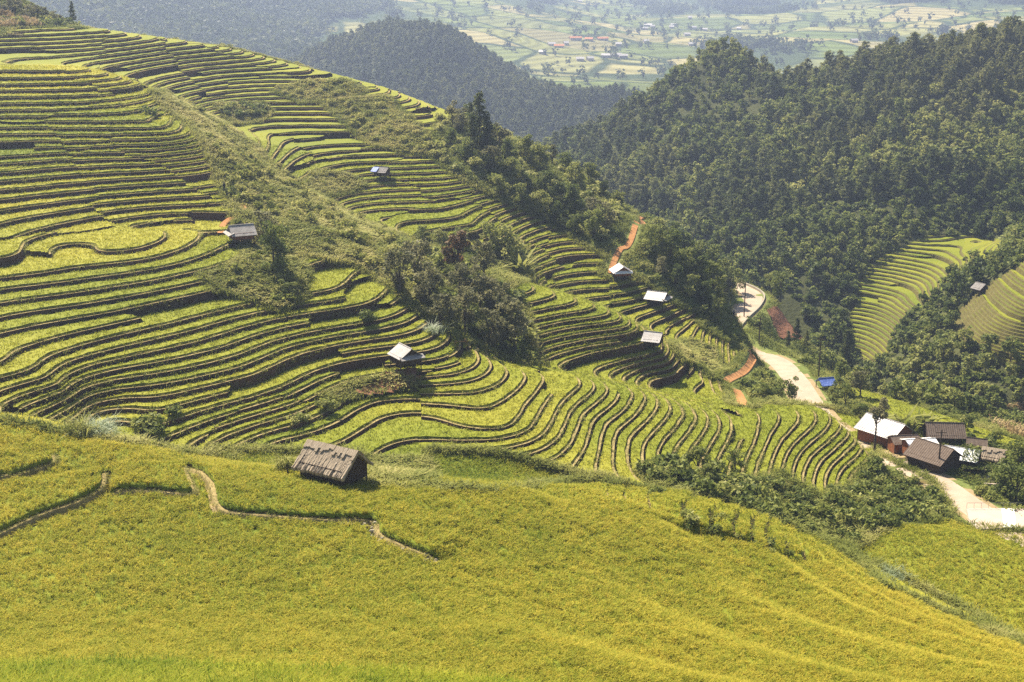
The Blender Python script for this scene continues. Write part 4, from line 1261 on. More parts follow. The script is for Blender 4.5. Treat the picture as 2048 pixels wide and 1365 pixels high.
# bushy trees of the gully beyond the hamlet
m = np.isin(tz, [GRASS, TREES]) & inframe(gcen, 40) & (tpx > 1640) & (gcen[:, 1] > 262) & (gcen[:, 1] < 400)
p, _ = sample_tris(GT3[m], 1800, RNG)
d, *_q = line_dist(p[:, 0], p[:, 1], ROADL)
p = p[d > 9]
p = p[spread(p, 2.8, 230)]
for w in p:
    if on_track(w): continue
    plant_one('gully_tree', K_FBROAD, w - np.array([0, 0, .3]), RNG.uniform(.35, .75), 'bushy tree in the gully behind the hamlet', 'tree', 'trees in the gully behind the hamlet')
m2_ = np.isin(tz, [GRASS, TREES]) & inframe(gcen, 40) & (tpx > 1600) & (gcen[:, 1] > 240) & (gcen[:, 1] < 400)
p, _ = sample_tris(GT3[m2_], 1500, RNG)
d, *_q = line_dist(p[:, 0], p[:, 1], ROADL)
p = p[d > 7]
p = np.array([w for w in p[spread(p, 1.8, 800)] if not on_track(w)])
bake('gully_scrub', K_SHRUB[:3], p - np.array([0, 0, .2]), RNG.uniform(.6, 1.4, len(p)), 'low scrub filling the gully behind the hamlet', 'scrub', [M_LEAF, M_BARK])
# lone tree on the top-left knoll
plant_tree('lone_tree', K_PINE, at(146, 49, -.2), .40, 'lone slender tree on the skyline at top left', 'tree', None, 1.15)
for px, py, s in [(5,30,.6),(22,24,.6),(40,22,.55),(60,28,.55),(75,30,.5),(90,34,.5),(105,38,.45),(118,44,.4),(50,34,.45),(20,8,.7)]:
    plant_tree('broadleaf_tree', K_GREY, at(px, py + 6, -.2), s, 'bushy tree on the top left knoll behind the corn', 'tree', 'trees on the top left knoll', .8)

# shrubs: individuals where the photograph shows them largest
def shrubs(name, km, poly, n, r, s0, s1, label, group, minrd=4.0):
    q = np.array(poly, float)
    lo, hi = q.min(0), q.max(0)
    out_ = []
    pts = RNG.uniform(lo, hi, (n * 8, 2))
    pts = pts[inpoly(pts[:, 0], pts[:, 1], poly)]
    W = np.array([hit(a, b, n=260) for a, b in pts[:n * 3]])
    if not len(W): return
    d, *_q = line_dist(W[:, 0], W[:, 1], ROADL)
    W = W[d > minrd]
    W = W[spread(W, r, n)]
    W = np.array([w for w in W if not on_track(w)])
    for w in W:
        plant_one(name, km, w - np.array([0, 0, .15]), RNG.uniform(s0, s1), label, 'shrub', group, RNG.uniform(.7, 1.1))
shrubs('shrub', K_SHRUB, [(1275,945),(1330,925),(1400,945),(1500,962),(1600,985),(1690,1078),(1640,1082),(1560,1045),(1430,1000),(1310,972)], 60, 1.5, .8, 1.6, 'dark bushy shrub in the gully below the long spur', 'shrubs of the bush gully')
shrubs('shrub', K_SHRUB, [(1640,990),(1700,975),(1752,915),(1850,962),(1900,1028),(1800,1052),(1700,1088)], 75, 1.6, .8, 1.5, 'leafy green shrub on the slope between the spur and the road', 'shrubs between spur and road')
shrubs('shrub', K_SHRUB, [(1480,690),(1545,760),(1580,800),(1500,805),(1470,780),(1510,720)], 30, 1.8, .8, 1.7, 'leafy shrub between the red track and the road', 'shrubs between track and road')
shrubs('shrub', K_SHRUB, [(1480,640),(1530,610),(1560,640),(1620,700),(1680,740),(1640,745),(1560,705)], 36, 2.0, .9, 1.7, 'shrub on the slope below the road bend', 'shrubs below the road bend', 5)
shrubs('shrub', K_SHRUB, [(1820,850),(1930,870),(2040,900),(2045,960),(1990,945),(1900,900)], 30, 1.7, .7, 1.2, 'garden shrub around the hamlet', 'garden shrubs')
shrubs('shrub', K_SHRUB, [(1880,965),(1990,1030),(2040,1050),(2048,1000),(1990,985),(1920,970)], 16, 1.8, .7, 1.2, 'shrub between road and fish pond', 'roadside shrubs by the pond')
m3_ = (tz == TREES) & inframe(gcen, 40) & inpoly(tpx, tpy, [(880,235),(960,205),(1110,300),(1290,420),(1480,560),(1480,640),(1430,645),(1290,560),(1215,520),(1010,405),(870,320)])
p, _ = sample_tris(GT3[m3_], 900, RNG)
p = p[spread(p, 1.9, 420)]
p = np.array([w for w in p if not on_track(w, 2.6)])
bake('ridge_scrub', K_SHRUB, p - np.array([0, 0, .2]), RNG.uniform(.7, 1.7, len(p)), 'bushes under the trees of the far ridge', 'scrub', [M_LEAF, M_BARK])
shrubs('weed_clump', K_WSHRUB, [(400,270),(470,310),(640,400),(890,525),(860,620),(700,525),(520,440),(430,340)], 90, 1.8, .7, 1.4, 'pale weedy clump on the overgrown slope behind the spur', 'weed clumps on the overgrown slope')
shrubs('weed_clump', K_WSHRUB, [(430,545),(600,520),(600,600),(560,620),(430,575)], 14, 1.8, .6, 1.1, 'weedy clump below the grey roofed hut', 'weed clumps below the grey roofed hut')
shrubs('shrub', K_SHRUB, [(740,495),(890,520),(1050,600),(1065,730),(960,690),(860,620)], 40, 1.9, 1.0, 1.9, 'grey green shrub under the trees of the wooded gully', 'shrubs of the wooded gully')
shrubs('weed_clump', K_WSHRUB, [(640,205),(780,195),(890,292),(870,318),(740,290)], 34, 2.2, .7, 1.3, 'weedy clump on the fallow part of the far hillside', 'weed clumps on the far hillside')
shrubs('weed_clump', K_WSHRUB, [(545,182),(690,160),(735,182),(600,208)], 16, 2.4, .6, 1.1, 'weedy clump on the fallow strip near the skyline', 'weed clumps near the skyline')
shrubs('weed_clump', K_WSHRUB, [(640,792),(780,748),(830,758),(820,775),(665,802)], 6, 1.9, .35, .6, 'weedy clump on the bank below the white roofed hut', 'weed clumps on the bank')
shrubs('shrub', K_SHRUB, [(430,208),(520,205),(540,228),(470,248)], 12, 2.2, .8, 1.4, 'dark shrub among the upper terraces', 'shrubs among the upper terraces')
shrubs('shrub', K_SHRUB, [(20,30),(130,48),(160,56),(60,56),(0,50)], 22, 2.4, .9, 1.6, 'shrub on the top left knoll', 'shrubs on the knoll')
for px, py, s, label in [(305,232,1.5,'dark shrub at the tip of the upper left terraces'),(290,862,1.5,'leafy shrub at the bottom of the bowl'),(310,868,1.3,'leafy shrub beside the one at the bottom of the bowl'),(735,640,1.3,'dark shrub among the terraces above the white roofed hut'),(560,605,1.2,'dark shrub in the tree shadow'),
                         (350,830,1.0,'weedy shrub at the lower end of the terrace banks'),(455,385,1.0,'leafy shrub under the person on the terrace edge'),(470,395,1.2,'leafy shrub beside the footpath'),(650,815,1.2,'dark shrub below the earth bank'),(600,845,1.1,'dark shrub above the green paddy'),
                         (1380,1040,1.0,'dark shrub on the first paddy step of the lower gully'),(1440,1050,.9,'dark shrub on the second paddy step of the lower gully'),(1310,990,.9,'dark shrub below the dark green paddy')]:
    plant_one('shrub', K_SHRUB, at(px, py, -.2), s, label, 'shrub', None, .9)

for bi_, b_ in enumerate(BANKS[:6]):
    for q_ in range(5):
        a_, c_ = (np.array(b_[q_ // 2]) + np.array(b_[(q_ + 1) // 2])) / 2.0
        plant_one('bank_shrub', K_SHRUB, at(a_ + 3, c_, -.45), RNG.uniform(.4, .7), 'small dark bush on a bank between the lower gully paddies', 'shrub', 'bushes on the lower gully banks', .9)
# pampas and tufts
def tuft(name, px, py, n, h, w, mat, label, cat, rad=.5, lean=.9, tint=.5, D=None):
    c = at(px, py) if D is None else np.array(unproj(px, py, D))
    p = c + np.concatenate([RNG.normal(size=(n, 2)) * rad, np.zeros((n, 1))], 1)
    p[:, 2] -= .1
    v, q, t = blades(p, 5, RNG.uniform(.6, 1.0, n) * h, np.full(n, w), lean, RNG, RNG.uniform(tint - .25, tint + .25, n), .2, .15, .6)
    return tag(link(name, mesh_np(name, v - c, q, mat, None, {'tint': ('POINT', t)})), label, cat), c
for a in [('silver_grass', 190, 874, 170, 1.9, .055, M_SILVER, 'clump of silvery pampas grass at the edge of the bowl', 'grass clump', 1.0, .9, .45),
          ('reed_clump', 150, 872, 60, 2.0, .09, M_WEED, 'bright green reed clump left of the silvery grass', 'grass clump', .7, .8, .45),
          ('reed_clump', 570, 945, 60, 2.0, .07, M_WEED, 'tall green grass tuft left of the thatched hut', 'grass clump', .35, .8, .5),
          ('reed_clump', 458, 918, 40, 1.2, .08, M_WEED, 'low green tuft at the head of the footpath', 'grass clump', .7, .8, .4),
          ('reed_clump', 372, 912, 40, 1.1, .08, M_WEED, 'low tuft left of the footpath head', 'grass clump', .6, .8, .4),
          ('silver_grass', 868, 668, 40, 1.8, .08, M_SILVER, 'small silvery grass clump at the top of the green spur', 'grass clump', .5, 1.0, .6),
          ('silver_grass', 1780, 1152, 80, .9, .05, M_SILVER, 'silvery grass along the lower gully', 'grass clump', 1.3, .9, .35),
          ('banana_plant', 1040, 555, 14, 4.0, .75, M_WEED, 'broad leaved banana plant beside the striped terraces', 'banana plant', .4, 1.0, .4),
          ('banana_plant', 1815, 868, 14, 3.6, .7, M_WEED, 'banana plant behind the wooden house', 'banana plant', .5, 1.0, .35),
          ('banana_plant', 1850, 862, 12, 3.2, .7, M_WEED, 'banana plant left of the brown tiled house', 'banana plant', .5, 1.0, .35)]:
    o, c = tuft(*a); o.location = c
# dry corn: below the wood at right, and on the top-left knoll
def corn(poly, n, label, h=1.7):
    q = np.array(poly, float); lo, hi = q.min(0), q.max(0)
    pts = RNG.uniform(lo, hi, (n, 2)); pts = pts[inpoly(pts[:, 0], pts[:, 1], poly)]
    W = np.array([hit(a, b, n=260) for a, b in pts])
    v, q_, t = blades(W, 5, RNG.uniform(.7, 1.1, len(W)) * h, np.full(len(W), .16), .6, RNG, RNG.uniform(.2, .9, len(W)), .1, .1)
    tag(link('dry_corn', mesh_np('dry_corn', v, q_, M_STRAW, None, {'tint': ('POINT', t)})), label, 'corn', kind='stuff')
corn([(0,26),(30,38),(80,50),(85,56),(0,58)], 500, 'dry corn stalks on the top left knoll')
def corn_w(poly, n, label):
    q = np.array(poly, float); lo, hi = q.min(0), q.max(0)
    pts = RNG.uniform(lo, hi, (n, 2)); pts = pts[inpoly(pts[:, 0], pts[:, 1], poly)]
    W = np.array([hit(a, b, lambda x, y: np.maximum(hnear(x, y), hwood(x, y)), 215, 420, 260) for a, b in pts])
    v, q_, t = blades(W, 5, RNG.uniform(1.2, 1.9, len(W)), np.full(len(W), .2), .6, RNG, RNG.uniform(.2, .9, len(W)), .1, .15)
    tag(link('dry_corn', mesh_np('dry_corn', v, q_, M_STRAW, None, {'tint': ('POINT', t)})), label, 'corn', kind='stuff')
corn_w([(1958,842),(2000,822),(2070,812),(2070,890),(2020,872)], 1200, 'dry tan corn field at the right edge above the hamlet')
# ------------------------------------------------------------------ roads and tracks
M_ROAD = surf('road_surface', [(.30, .235, .17), (.36, .285, .21), (.42, .34, .255)], None, .45, .75, 0, .9, .1, .01, 6)
M_KERB = surf('kerb_stone', [(.24, .21, .16), (.36, .32, .25)], None, 1.0, .5, 0, .9, .1)
M_DIRT = surf('red_dirt', [(.27, .12, .045), (.37, .18, .07), (.43, .24, .11)], None, .6, .5, 0, .95, .05, .06, 3)
M_PATH = surf('footpath_earth', [(.19, .14, .07), (.28, .21, .11), (.36, .28, .16)], None, 1.2, .5, 0, .95, .05, .04, 5)
M_PLOUGH = surf('ploughed_earth', [(.13, .06, .035), (.21, .10, .055), (.29, .15, .085)], None, .6, .6, 0, .95, .05, .3, 1.2)
def ribbon(name, Lr, half, thick, mat, zoff=0.05, crown=0.0):
    p = np.asarray(Lr); d = np.gradient(p[:, :2], axis=0); d /= np.linalg.norm(d, axis=1)[:, None] + 1e-9
    nrm = np.stack([-d[:, 1], d[:, 0]], 1)
    hw = half if np.ndim(half) else np.full(len(p), half)
    rows_ = []
    for k in (-1, -.5, 0, .5, 1):
        q = np.concatenate([p[:, :2] + nrm * (hw * k)[:, None], (p[:, 2] + zoff + crown * (1 - k * k))[:, None]], 1)
        rows_.append(q)
    lo = [rows_[0] - np.array([0, 0, thick]), *rows_, rows_[-1] - np.array([0, 0, thick])]
    V = np.stack(lo, 1); n, k, _ = V.shape
    i = (np.arange(n - 1)[:, None] * k + np.arange(k - 1)[None, :]).ravel()
    return link(name, mesh_np(name, V.reshape(-1, 3), np.stack([i, i + 1, i + k + 1, i + k], 1), mat))
tag(ribbon('road', ROADL, 2.5, .6, M_ROAD, .06, .04), kind='structure')
def drape(pts, n=6, fn=hnear):
    Lr = smooth_line([at(a, b) if fn is hnear else hit(a, b, fn) for a, b in pts], n)
    Lr[:, 2] = fn(Lr[:, 0], Lr[:, 1])
    return Lr
def off_line(Lr, o, z=0):
    d = np.gradient(Lr[:, :2], axis=0); d /= np.linalg.norm(d, axis=1)[:, None] + 1e-9
    q = Lr.copy(); q[:, 0] -= d[:, 1] * o; q[:, 1] += d[:, 0] * o; q[:, 2] += z
    return q
tag(ribbon('road_verge', off_line(ROADL, 3.0), .5, .3, M_PATH, .02), kind='structure')
tag(ribbon('road_shoulder', off_line(ROADL, -3.0), .5, .3, M_PATH, .02), kind='structure')
k_ = ribbon('parapet', off_line(ROADL[4:44], 2.9), .16, 1.0, M_KERB, .55)
tag(k_, 'low pale parapet along the outer edge of the road bend', 'parapet')
for nm, pts, hw in [('dirt_track', [(1285,424),(1278,438),(1286,452),(1264,474),(1240,500),(1228,525),(1221,548)], .6),
                    ('dirt_track', [(1496,700),(1506,718),(1494,738),(1468,755),(1452,764)], .65),
                    ('dirt_track', [(1472,780),(1480,795),(1486,812)], .8),
                    ('footpath', [(441,468),(446,452),(458,441),(472,436),(484,424),(488,408),(480,392),(476,370)], .5),
                    ('footpath', [(366,924),(392,950),(412,980),(424,1005),(436,1022)], .35)]:
    Lr = drape(pts)
    if nm == 'footpath' and pts[0][1] > 900:
        s_, c_ = field_surface(Lr[:, 0], Lr[:, 1], Lr[:, 2]); Lr[:, 2] = s_ - .08
    rb_ = ribbon(nm, Lr, hw, .9, M_PATH if pts[0][1] > 900 else M_DIRT, .12)
    if pts[0][1] < 900:                # lay every point of the track on the ground under it
        c_ = np.empty(len(rb_.data.vertices) * 3); rb_.data.vertices.foreach_get('co', c_); c_ = c_.reshape(-1, 3)
        g_ = hnear(c_[:, 0], c_[:, 1]) + .16; edge_ = np.tile([1, 0, 0, 0, 0, 0, 1], len(Lr))
        c_[:, 2] = np.maximum(g_, np.where(edge_ > 0, -999, c_[:, 2] - .25)) - edge_ * .9
        rb_.data.vertices.foreach_set('co', c_.ravel()); rb_.data.update()
    tag(rb_, kind='structure')
# bare earth patches
def patch(name, poly, mat, zoff=.15, fn=hnear, step_=.7, rough=.12):
    q = np.array([hit(a, b, fn) for a, b in poly])
    lo, hi = q[:, :2].min(0), q[:, :2].max(0)
    X, Y = np.meshgrid(np.arange(lo[0], hi[0], step_), np.arange(lo[1], hi[1], step_))
    ins = inpoly(X.ravel(), Y.ravel(), [(a, b) for a, b in q[:, :2]]).reshape(X.shape)
    Z = fn(X, Y) + zoff + rough * fbm(X, Y, 1.5, 401, 2)
    idx = np.arange(X.size).reshape(X.shape)
    m_ = ins[:-1, :-1] & ins[1:, :-1] & ins[:-1, 1:] & ins[1:, 1:]
    q4 = np.stack([idx[:-1, :-1], idx[:-1, 1:], idx[1:, 1:], idx[1:, :-1]], -1)[m_]
    if len(q4) == 0: return None
    u, inv = np.unique(q4, return_inverse=True)
    return tag(link(name, mesh_np(name, np.stack([X.ravel(), Y.ravel(), Z.ravel()], 1)[u], inv.reshape(-1, 4), mat)), kind='structure')
patch('ploughed_field', PLOUGH, M_PLOUGH, .3)
patch('bare_earth', [(690,790),(760,752),(828,738),(850,760),(820,785),(740,800)], M_PLOUGH, .5)
patch('bare_earth', [(1770,898),(1815,912),(1850,940),(1880,952),(1872,962),(1830,940),(1780,912)], M_PATH, .12)
# tan wash along the foreground wall stones
def stones(Lr, n, name, label):
    A = Acc()
    for i in range(n):
        k = RNG.integers(len(Lr)); c = Lr[k] + RNG.normal(size=3) * np.array([.35, .25, .14])
        r = RNG.uniform(.09, .2)
        th = np.linspace(0, 2 * np.pi, 6, endpoint=False)
        ring = lambda z, s: np.stack([np.cos(th) * r * s * 1.3, np.sin(th) * r * s, np.full(6, z * r)], 1) * RNG.uniform(.8, 1.2, (6, 1))
        v = np.concatenate([ring(-.8, .7), ring(0, 1.1), ring(.7, .65)]) + c
        q = []
        for a in range(2):
            for b in range(6): q.append([a * 6 + b, a * 6 + (b + 1) % 6, (a + 1) * 6 + (b + 1) % 6, (a + 1) * 6 + b])
        q += [[12, 13, 14, 15], [12, 15, 16, 17]]
        A.add(v, np.array(q))
    tag(link(name, A.mesh(name, [M_KERB])), label, 'rubble', kind='stuff')
fl = FLINES[3][0]
sl = fl[int(len(fl) * .55):]
s_, _c = field_surface(sl[:, 0] , sl[:, 1], hnear(sl[:, 0], sl[:, 1]))
stones(np.stack([sl[:, 0], sl[:, 1], s_ + .15], 1), 130, 'rubble', 'loose stones facing the low wall in the foreground field')

# ------------------------------------------------------------------ huts and houses
M_THATCH = surf('thatch', [(.17, .135, .095), (.31, .25, .18), (.44, .37, .28)], None, 3.0, .6, 0, .95, .05, .07, 7, stretch=(2.2, .35, .35))
M_TIN = surf('white_tin', [(.24, .17, .12), (.36, .33, .30), (.45, .42, .40), (.53, .50, .48)], None, .9, .65, 0, .45, .4)
M_GREYTIN = surf('grey_roof', [(.17, .155, .14), (.29, .27, .25), (.42, .39, .36)], None, 1.4, .7, 0, .8, .1, .03, 6)
M_TILE = surf('brown_tiles', [(.085, .06, .045), (.14, .105, .08), (.20, .155, .12)], None, 2.2, .6, 0, .9, .1, .05, 9)
M_WOOD = surf('weathered_boards', [(.035, .024, .016), (.07, .047, .03), (.12, .08, .05)], None, 1.6, .7, 0, .9, .1, .04, 9, stretch=(3, 3, .3))
M_WOODRED = surf('red_boards', [(.13, .05, .022), (.22, .085, .035), (.30, .13, .06)], None, 1.6, .7, 0, .85, .1, .03, 9, stretch=(3, 3, .3))
M_POST = surf('posts', [(.05, .036, .025), (.11, .08, .055)], None, 2.0, .5, 0, .9, .1)
M_CONC = surf('concrete', [(.34, .27, .22), (.42, .34, .28), (.48, .39, .33)], None, .5, .5, 0, .9, .1)
M_WHITE = surf('pale_sheet', [(.68, .67, .64), (.80, .79, .76)], None, .8, .5, 0, .6, .2)
M_BLUE = surf('blue_tarp', [(.06, .10, .34), (.10, .17, .48), (.22, .29, .60)], None, 2.5, .7, 0, .6, .2, .08, 3)
M_ORANGE = surf('orange_tiles', [(.45, .17, .07), (.60, .26, .12)], None, .3, .5, 0, .9, .1)
M_DARKCLOTH = surf('dark_cloth', [(.012, .013, .018), (.025, .026, .032)], None, 3, .5, 0, .9, .1)
M_SKIN = surf('skin', [(.30, .17, .10), (.36, .21, .13)], None, 3, .3, 0, .6, .3)
M_WATER = surf('pond_water', [(.05, .045, .015), (.085, .075, .022)], None, .6, .5, 0, .12, .5)
M_WIRE = surf('metal', [(.18, .18, .18), (.26, .26, .26)], None, 1, .3, 0, .5, .4)

def box_np(x0, x1, y0, y1, z0, z1):
    v = np.array([[x, y, z] for z in (z0, z1) for y in (y0, y1) for x in (x0, x1)], float)
    return v, np.array([[0, 2, 3, 1], [4, 5, 7, 6], [0, 1, 5, 4], [2, 6, 7, 3], [0, 4, 6, 2], [1, 3, 7, 5]])
def beam(a, b, r, sides=5):
    return tube_np([np.array(a, float), (np.array(a) + np.array(b)) / 2.0, np.array(b, float)], [r, r, r], sides)
def slab(c, up, th):
    """c: 4 corners (4,3); thickened along -up"""
    c = np.array(c, float); d = np.array(up, float) * th
    return np.concatenate([c, c - d]), np.array([[0, 1, 2, 3], [7, 6, 5, 4], [0, 4, 5, 1], [1, 5, 6, 2], [2, 6, 7, 3], [3, 7, 4, 0]])
def roof_sheet(x0, x1, y0, z0, y1, z1, th, mat, name, parent, rag=0.0, ribs=0, n=14, sag=.04):
    """one roof plane from eave (y0,z0) to ridge (y1,z1), x0..x1, with ragged or ribbed surface"""
    nx = max(n, ribs * 2)
    ny = 14 if rag else 8
    xs = np.linspace(x0, x1, nx + 1); ts = np.linspace(0, 1, ny + 1)
    X, T = np.meshgrid(xs, ts)
    Y = y0 + (y1 - y0) * T; Z = z0 + (z1 - z0) * T - sag * np.sin(T * np.pi)
    if ribs: Z = Z + .025 * np.cos(np.arange(nx + 1) * np.pi)[None, :]
    if rag:
        e_ = RNG.normal(size=nx + 1) * rag
        Y = Y + np.sign(y0 - y1) * e_[None, :] * (1 - T) ** 3
        Z = Z + RNG.normal(size=Z.shape) * rag * .10 + (RNG.normal(size=nx + 1) * rag * .07)[None, :]
        X = X + RNG.normal(size=X.shape) * rag * .3 * ((X == x0) | (X == x1))
    top = np.stack([X, Y, Z], -1).reshape(-1, 3); bot = top - np.array([0, 0, th])
    k = nx + 1; i = (np.arange(ny)[:, None] * k + np.arange(nx)[None, :]).ravel()
    q = np.stack([i, i + 1, i + k + 1, i + k], 1)
    N_ = len(top)
    per = list(range(0, k)) + [r * k + nx for r in range(1, ny + 1)] + [ny * k + c for c in range(nx - 1, -1, -1)] + [r * k for r in range(ny - 1, 0, -1)]
    per = np.array(per); nxt = np.roll(per, -1)
    side = np.stack([per, per + N_, nxt + N_, nxt], 1)
    return link(name, mesh_np(name, np.concatenate([top, bot]), np.concatenate([q, q[:, ::-1] + N_, side]), mat), parent)
def boards(x0, x1, y, z0, z1, axis, mat, name, parent, th=.05, gap=.012, bw=.24, top=None):
    """wall of upright boards; axis 'x' runs along x at fixed y, 'y' runs along y at fixed x; top(u) gives height"""
    A = Acc(); u = x0
    while u < x1 - .02:
        w = min(bw * RNG.uniform(.8, 1.2), x1 - u)
        zt = z1 if top is None else top(u + w / 2)
        o_ = RNG.uniform(0, .02)
        if axis == 'x': A.add(*box_np(u, u + w - gap, y - th / 2 + o_, y + th / 2 + o_, z0 + RNG.uniform(-.03, .03), zt))
        else: A.add(*box_np(y - th / 2 + o_, y + th / 2 + o_, u, u + w - gap, z0 + RNG.uniform(-.03, .03), zt))
        u += w
    return link(name, A.mesh(name, [mat]), parent)

def ground_z(x, y):
    """height of what the eye sees as ground at x, y on the near land"""
    h = float(hnear(np.array([x]), np.array([y]))[0])
    return h

def gable_hut(name, px, py, yaw, Lx, half, wall, rise, roof, wallm, label, cat='hut', group=None, stilt=0.0, over=.45, overx=.5, thatch=False, skirt=None, walls=True, lift=0.0, ribs=18, gable=True, endopen=None, th=None, open_front=False, door=False, scale=1.0):
    """ridge along local x; base at z=0"""
    t = bpy.data.objects.new(name, None); COL.objects.link(t)
    loc = at(px, py, lift)
    t.location = loc; t.rotation_euler = (0, 0, yaw); t.scale = (scale,) * 3
    tag(t, label, cat, group)
    x0, x1 = -Lx / 2, Lx / 2
    zf = stilt; ze = stilt + wall; zr = ze + rise
    sl_ = rise / half
    eo = ze - over * sl_
    tk = th or (.26 if thatch else .05)
    for sgn in (-1, 1):
        rs_ = roof_sheet(x0 - overx, x1 + overx, sgn * (half + over), eo, 0, zr, tk, roof, 'roof_slope', t, .12 if thatch else .0, 0 if thatch else ribs, 60 if thatch else 22, .10 if thatch else .03)
    if thatch:
        A = Acc()
        for u in np.arange(x0 - overx, x1 + overx - .1, .30):
            z_ = zr + .05 + RNG.uniform(-.015, .02)
            l_ = RNG.uniform(.35, .95)
            for sgn in (-1, 1):
                c = [(u, 0, z_), (u + .31, 0, z_), (u + .31, sgn * l_, z_ - l_ * sl_ + .03), (u - .01, sgn * l_, z_ - l_ * sl_ + .03)]
                A.add(*slab(c, (0, 0, 1), .07))
        link('ridge_cap', A.mesh('ridge_cap', [roof]), rs_)
    else:
        v, q = beam((x0 - overx, 0, zr + .02), (x1 + overx, 0, zr + .02), .09)
        link('ridge_cap', mesh_np('ridge_cap', v, q, roof), rs_)
    if walls:
        tp = lambda u: ze + (rise * (1 - abs(u) / half) - .12 if gable else 0)
        boards(x0, x1, -half, zf, ze, 'x', wallm, 'side_wall', t)
        boards(x0, x1, half, zf, ze, 'x', wallm, 'side_wall', t)
        for xx in (x0, x1):
            boards(-half + .06, half - .06, xx, zf, ze, 'y', wallm, 'gable_wall', t, top=tp)
    if door:
        v, q = box_np(x1 + .05, x1 + .10, -.45, .45, zf, zf + min(1.7, wall))
        link('door', mesh_np('door', v, q, M_POST), t)
    if stilt > 0:
        v, q = box_np(x0 - .1, x1 + .1, -half - .1, half + .1, zf - .14, zf - .02)
        link('floor_deck', mesh_np('floor_deck', v, q, M_POST), t)
    for xx in ((x0, 0, x1) if Lx > 3.5 else (x0, x1)):
        for yy in (-half, half):
            v, q = beam((xx, yy, -1.6), (xx, yy, ze), .085)
            link('post', mesh_np('post', v, q, M_POST), t)
    if skirt:
        sx, sd, sm = skirt               # lean-to strip under the gable at end sx
        xx = x1 if sx > 0 else x0
        c = [(xx + .05 * sx, -half - .25, ze + .12), (xx + .05 * sx, half + .25, ze + .12), (xx + sd * sx, half + .25, ze - .28), (xx + sd * sx, -half - .25, ze - .28)]
        if sx < 0: c = c[::-1]
        v, q = slab(c, (0, 0, 1), .06)
        link('lean_to_roof', mesh_np('lean_to_roof', v, q, sm), t)
    return t

R_ = math.radians
# the thatched hut on the shoulder
h_ = gable_hut('thatched_hut', 668, 962, R_(-32), 5.0, 1.95, 1.7, 1.6, M_THATCH, M_WOOD, 'thatched field hut with dark board walls among the golden paddies', thatch=True, over=.55, overx=.65, lift=.40)
v, q = beam((-3.9, -2.3, -1.2), (-3.9, -2.3, 1.0), .09); link('post', mesh_np('post', v, q, M_POST), h_)
v, q = beam((-3.9, -2.3, .1), (-2.4, -2.3, .1), .06); link('rail', mesh_np('rail', v, q, M_POST), h_)
# white roofed hut on stilts above the big bank
gable_hut('stilt_hut', 812, 741, R_(-58), 3.2, 1.75, 1.15, 1.15, M_TIN, M_WOOD, 'stilt hut with bright white roof above the bare earth bank', scale=.92, stilt=1.5, over=.35, overx=.45, skirt=(1, 1.0, M_GREYTIN))
# grey roofed hut beside the dark tree
gable_hut('stilt_hut', 484, 489, R_(-155), 3.0, 1.6, 1.0, 1.0, M_GREYTIN, M_WOODRED, 'grey roofed hut with reddish walls beside the dark tree', stilt=1.1, over=.55, overx=.5, skirt=(1, 1.0, M_GREYTIN))
# small hut on the far hillside
h_ = gable_hut('stilt_hut', 764, 357, R_(-20), 2.4, 1.3, .8, .7, M_GREYTIN, M_WOOD, 'small grey hut with a blue sheet on the far terraces', stilt=.9, over=.5, overx=.4)
v, q = slab([(-1.7, -1.9, 1.62), (-.4, -1.9, 1.62), (-.4, -.4, 2.34), (-1.7, -.4, 2.34)], (0, 0, 1), .04); link('blue_sheet', mesh_np('blue_sheet', v, q, M_BLUE), h_)
# three white roofed huts at the right end of the hillside
gable_hut('stilt_hut', 1242, 560, R_(-80), 3.0, 1.55, .9, .95, M_TIN, M_WOODRED, 'small white gabled hut at the foot of the red track', stilt=1.1, over=.45, overx=.4, skirt=(1, .6, M_WHITE))
gable_hut('stilt_hut', 1314, 608, R_(-28), 3.8, 1.9, .8, 1.2, M_TIN, M_WOOD, 'larger white roofed hut below the wooded spur', scale=.85, stilt=.9, over=.5, overx=.5, skirt=(1, 1.1, M_GREYTIN))
gable_hut('field_hut', 1306, 688, R_(-22), 2.4, 1.5, 1.1, .95, M_TIN, M_WOOD, 'half hidden hut with plain white roof behind the terrace edge', over=.45, overx=.4)
# grey hut across the valley
def hutw(px, py):
    return hit(px, py, hwood, 285, 460)
h_ = gable_hut('field_hut', 1242, 560, R_(-60), 2.4, 1.4, 1.0, 1.0, M_GREYTIN, M_WOOD, 'small pale hut across the valley at the edge of the golden terraces', over=.5, overx=.4)
h_.location = hutw(1960, 582)
# blue tarpaulin shelter by the road
h_ = gable_hut('tarp_shelter', 1651, 778, R_(15), 2.6, 1.35, 1.35, .85, M_BLUE, M_WOOD, 'stick shelter with blue tarpaulin roof beside the road', walls=False, over=.35, overx=.3, ribs=4)
# the hamlet
hl = dict(cat='house', group='houses of the hamlet')
gable_hut('gabled_house', 1768, 884, R_(-52), 6.8, 2.7, 2.3, 1.7, M_TIN, M_WOODRED, 'house with large white roof and dark gable, at the left of the hamlet', lift=.1, over=.5, overx=.6, door=True, **hl)
gable_hut('wooden_house', 1806, 902, R_(8), 4.2, 1.5, 2.0, .7, M_TILE, M_WOODRED, 'small reddish wooden house with dark roof between two white roofs', over=.4, overx=.35, **hl)
gable_hut('white_roofed_house', 1838, 912, R_(8), 4.3, 1.9, 2.3, .55, M_WHITE, M_WOODRED, 'house with flat looking white roof in the middle of the hamlet', over=.45, overx=.4, **hl)
h_ = gable_hut('tiled_house', 1866, 934, R_(-52), 5.6, 2.6, 2.2, 1.7, M_TILE, M_WOOD, 'house with grey brown tiled gable roof facing the road', over=.6, overx=.7, door=True, **hl)
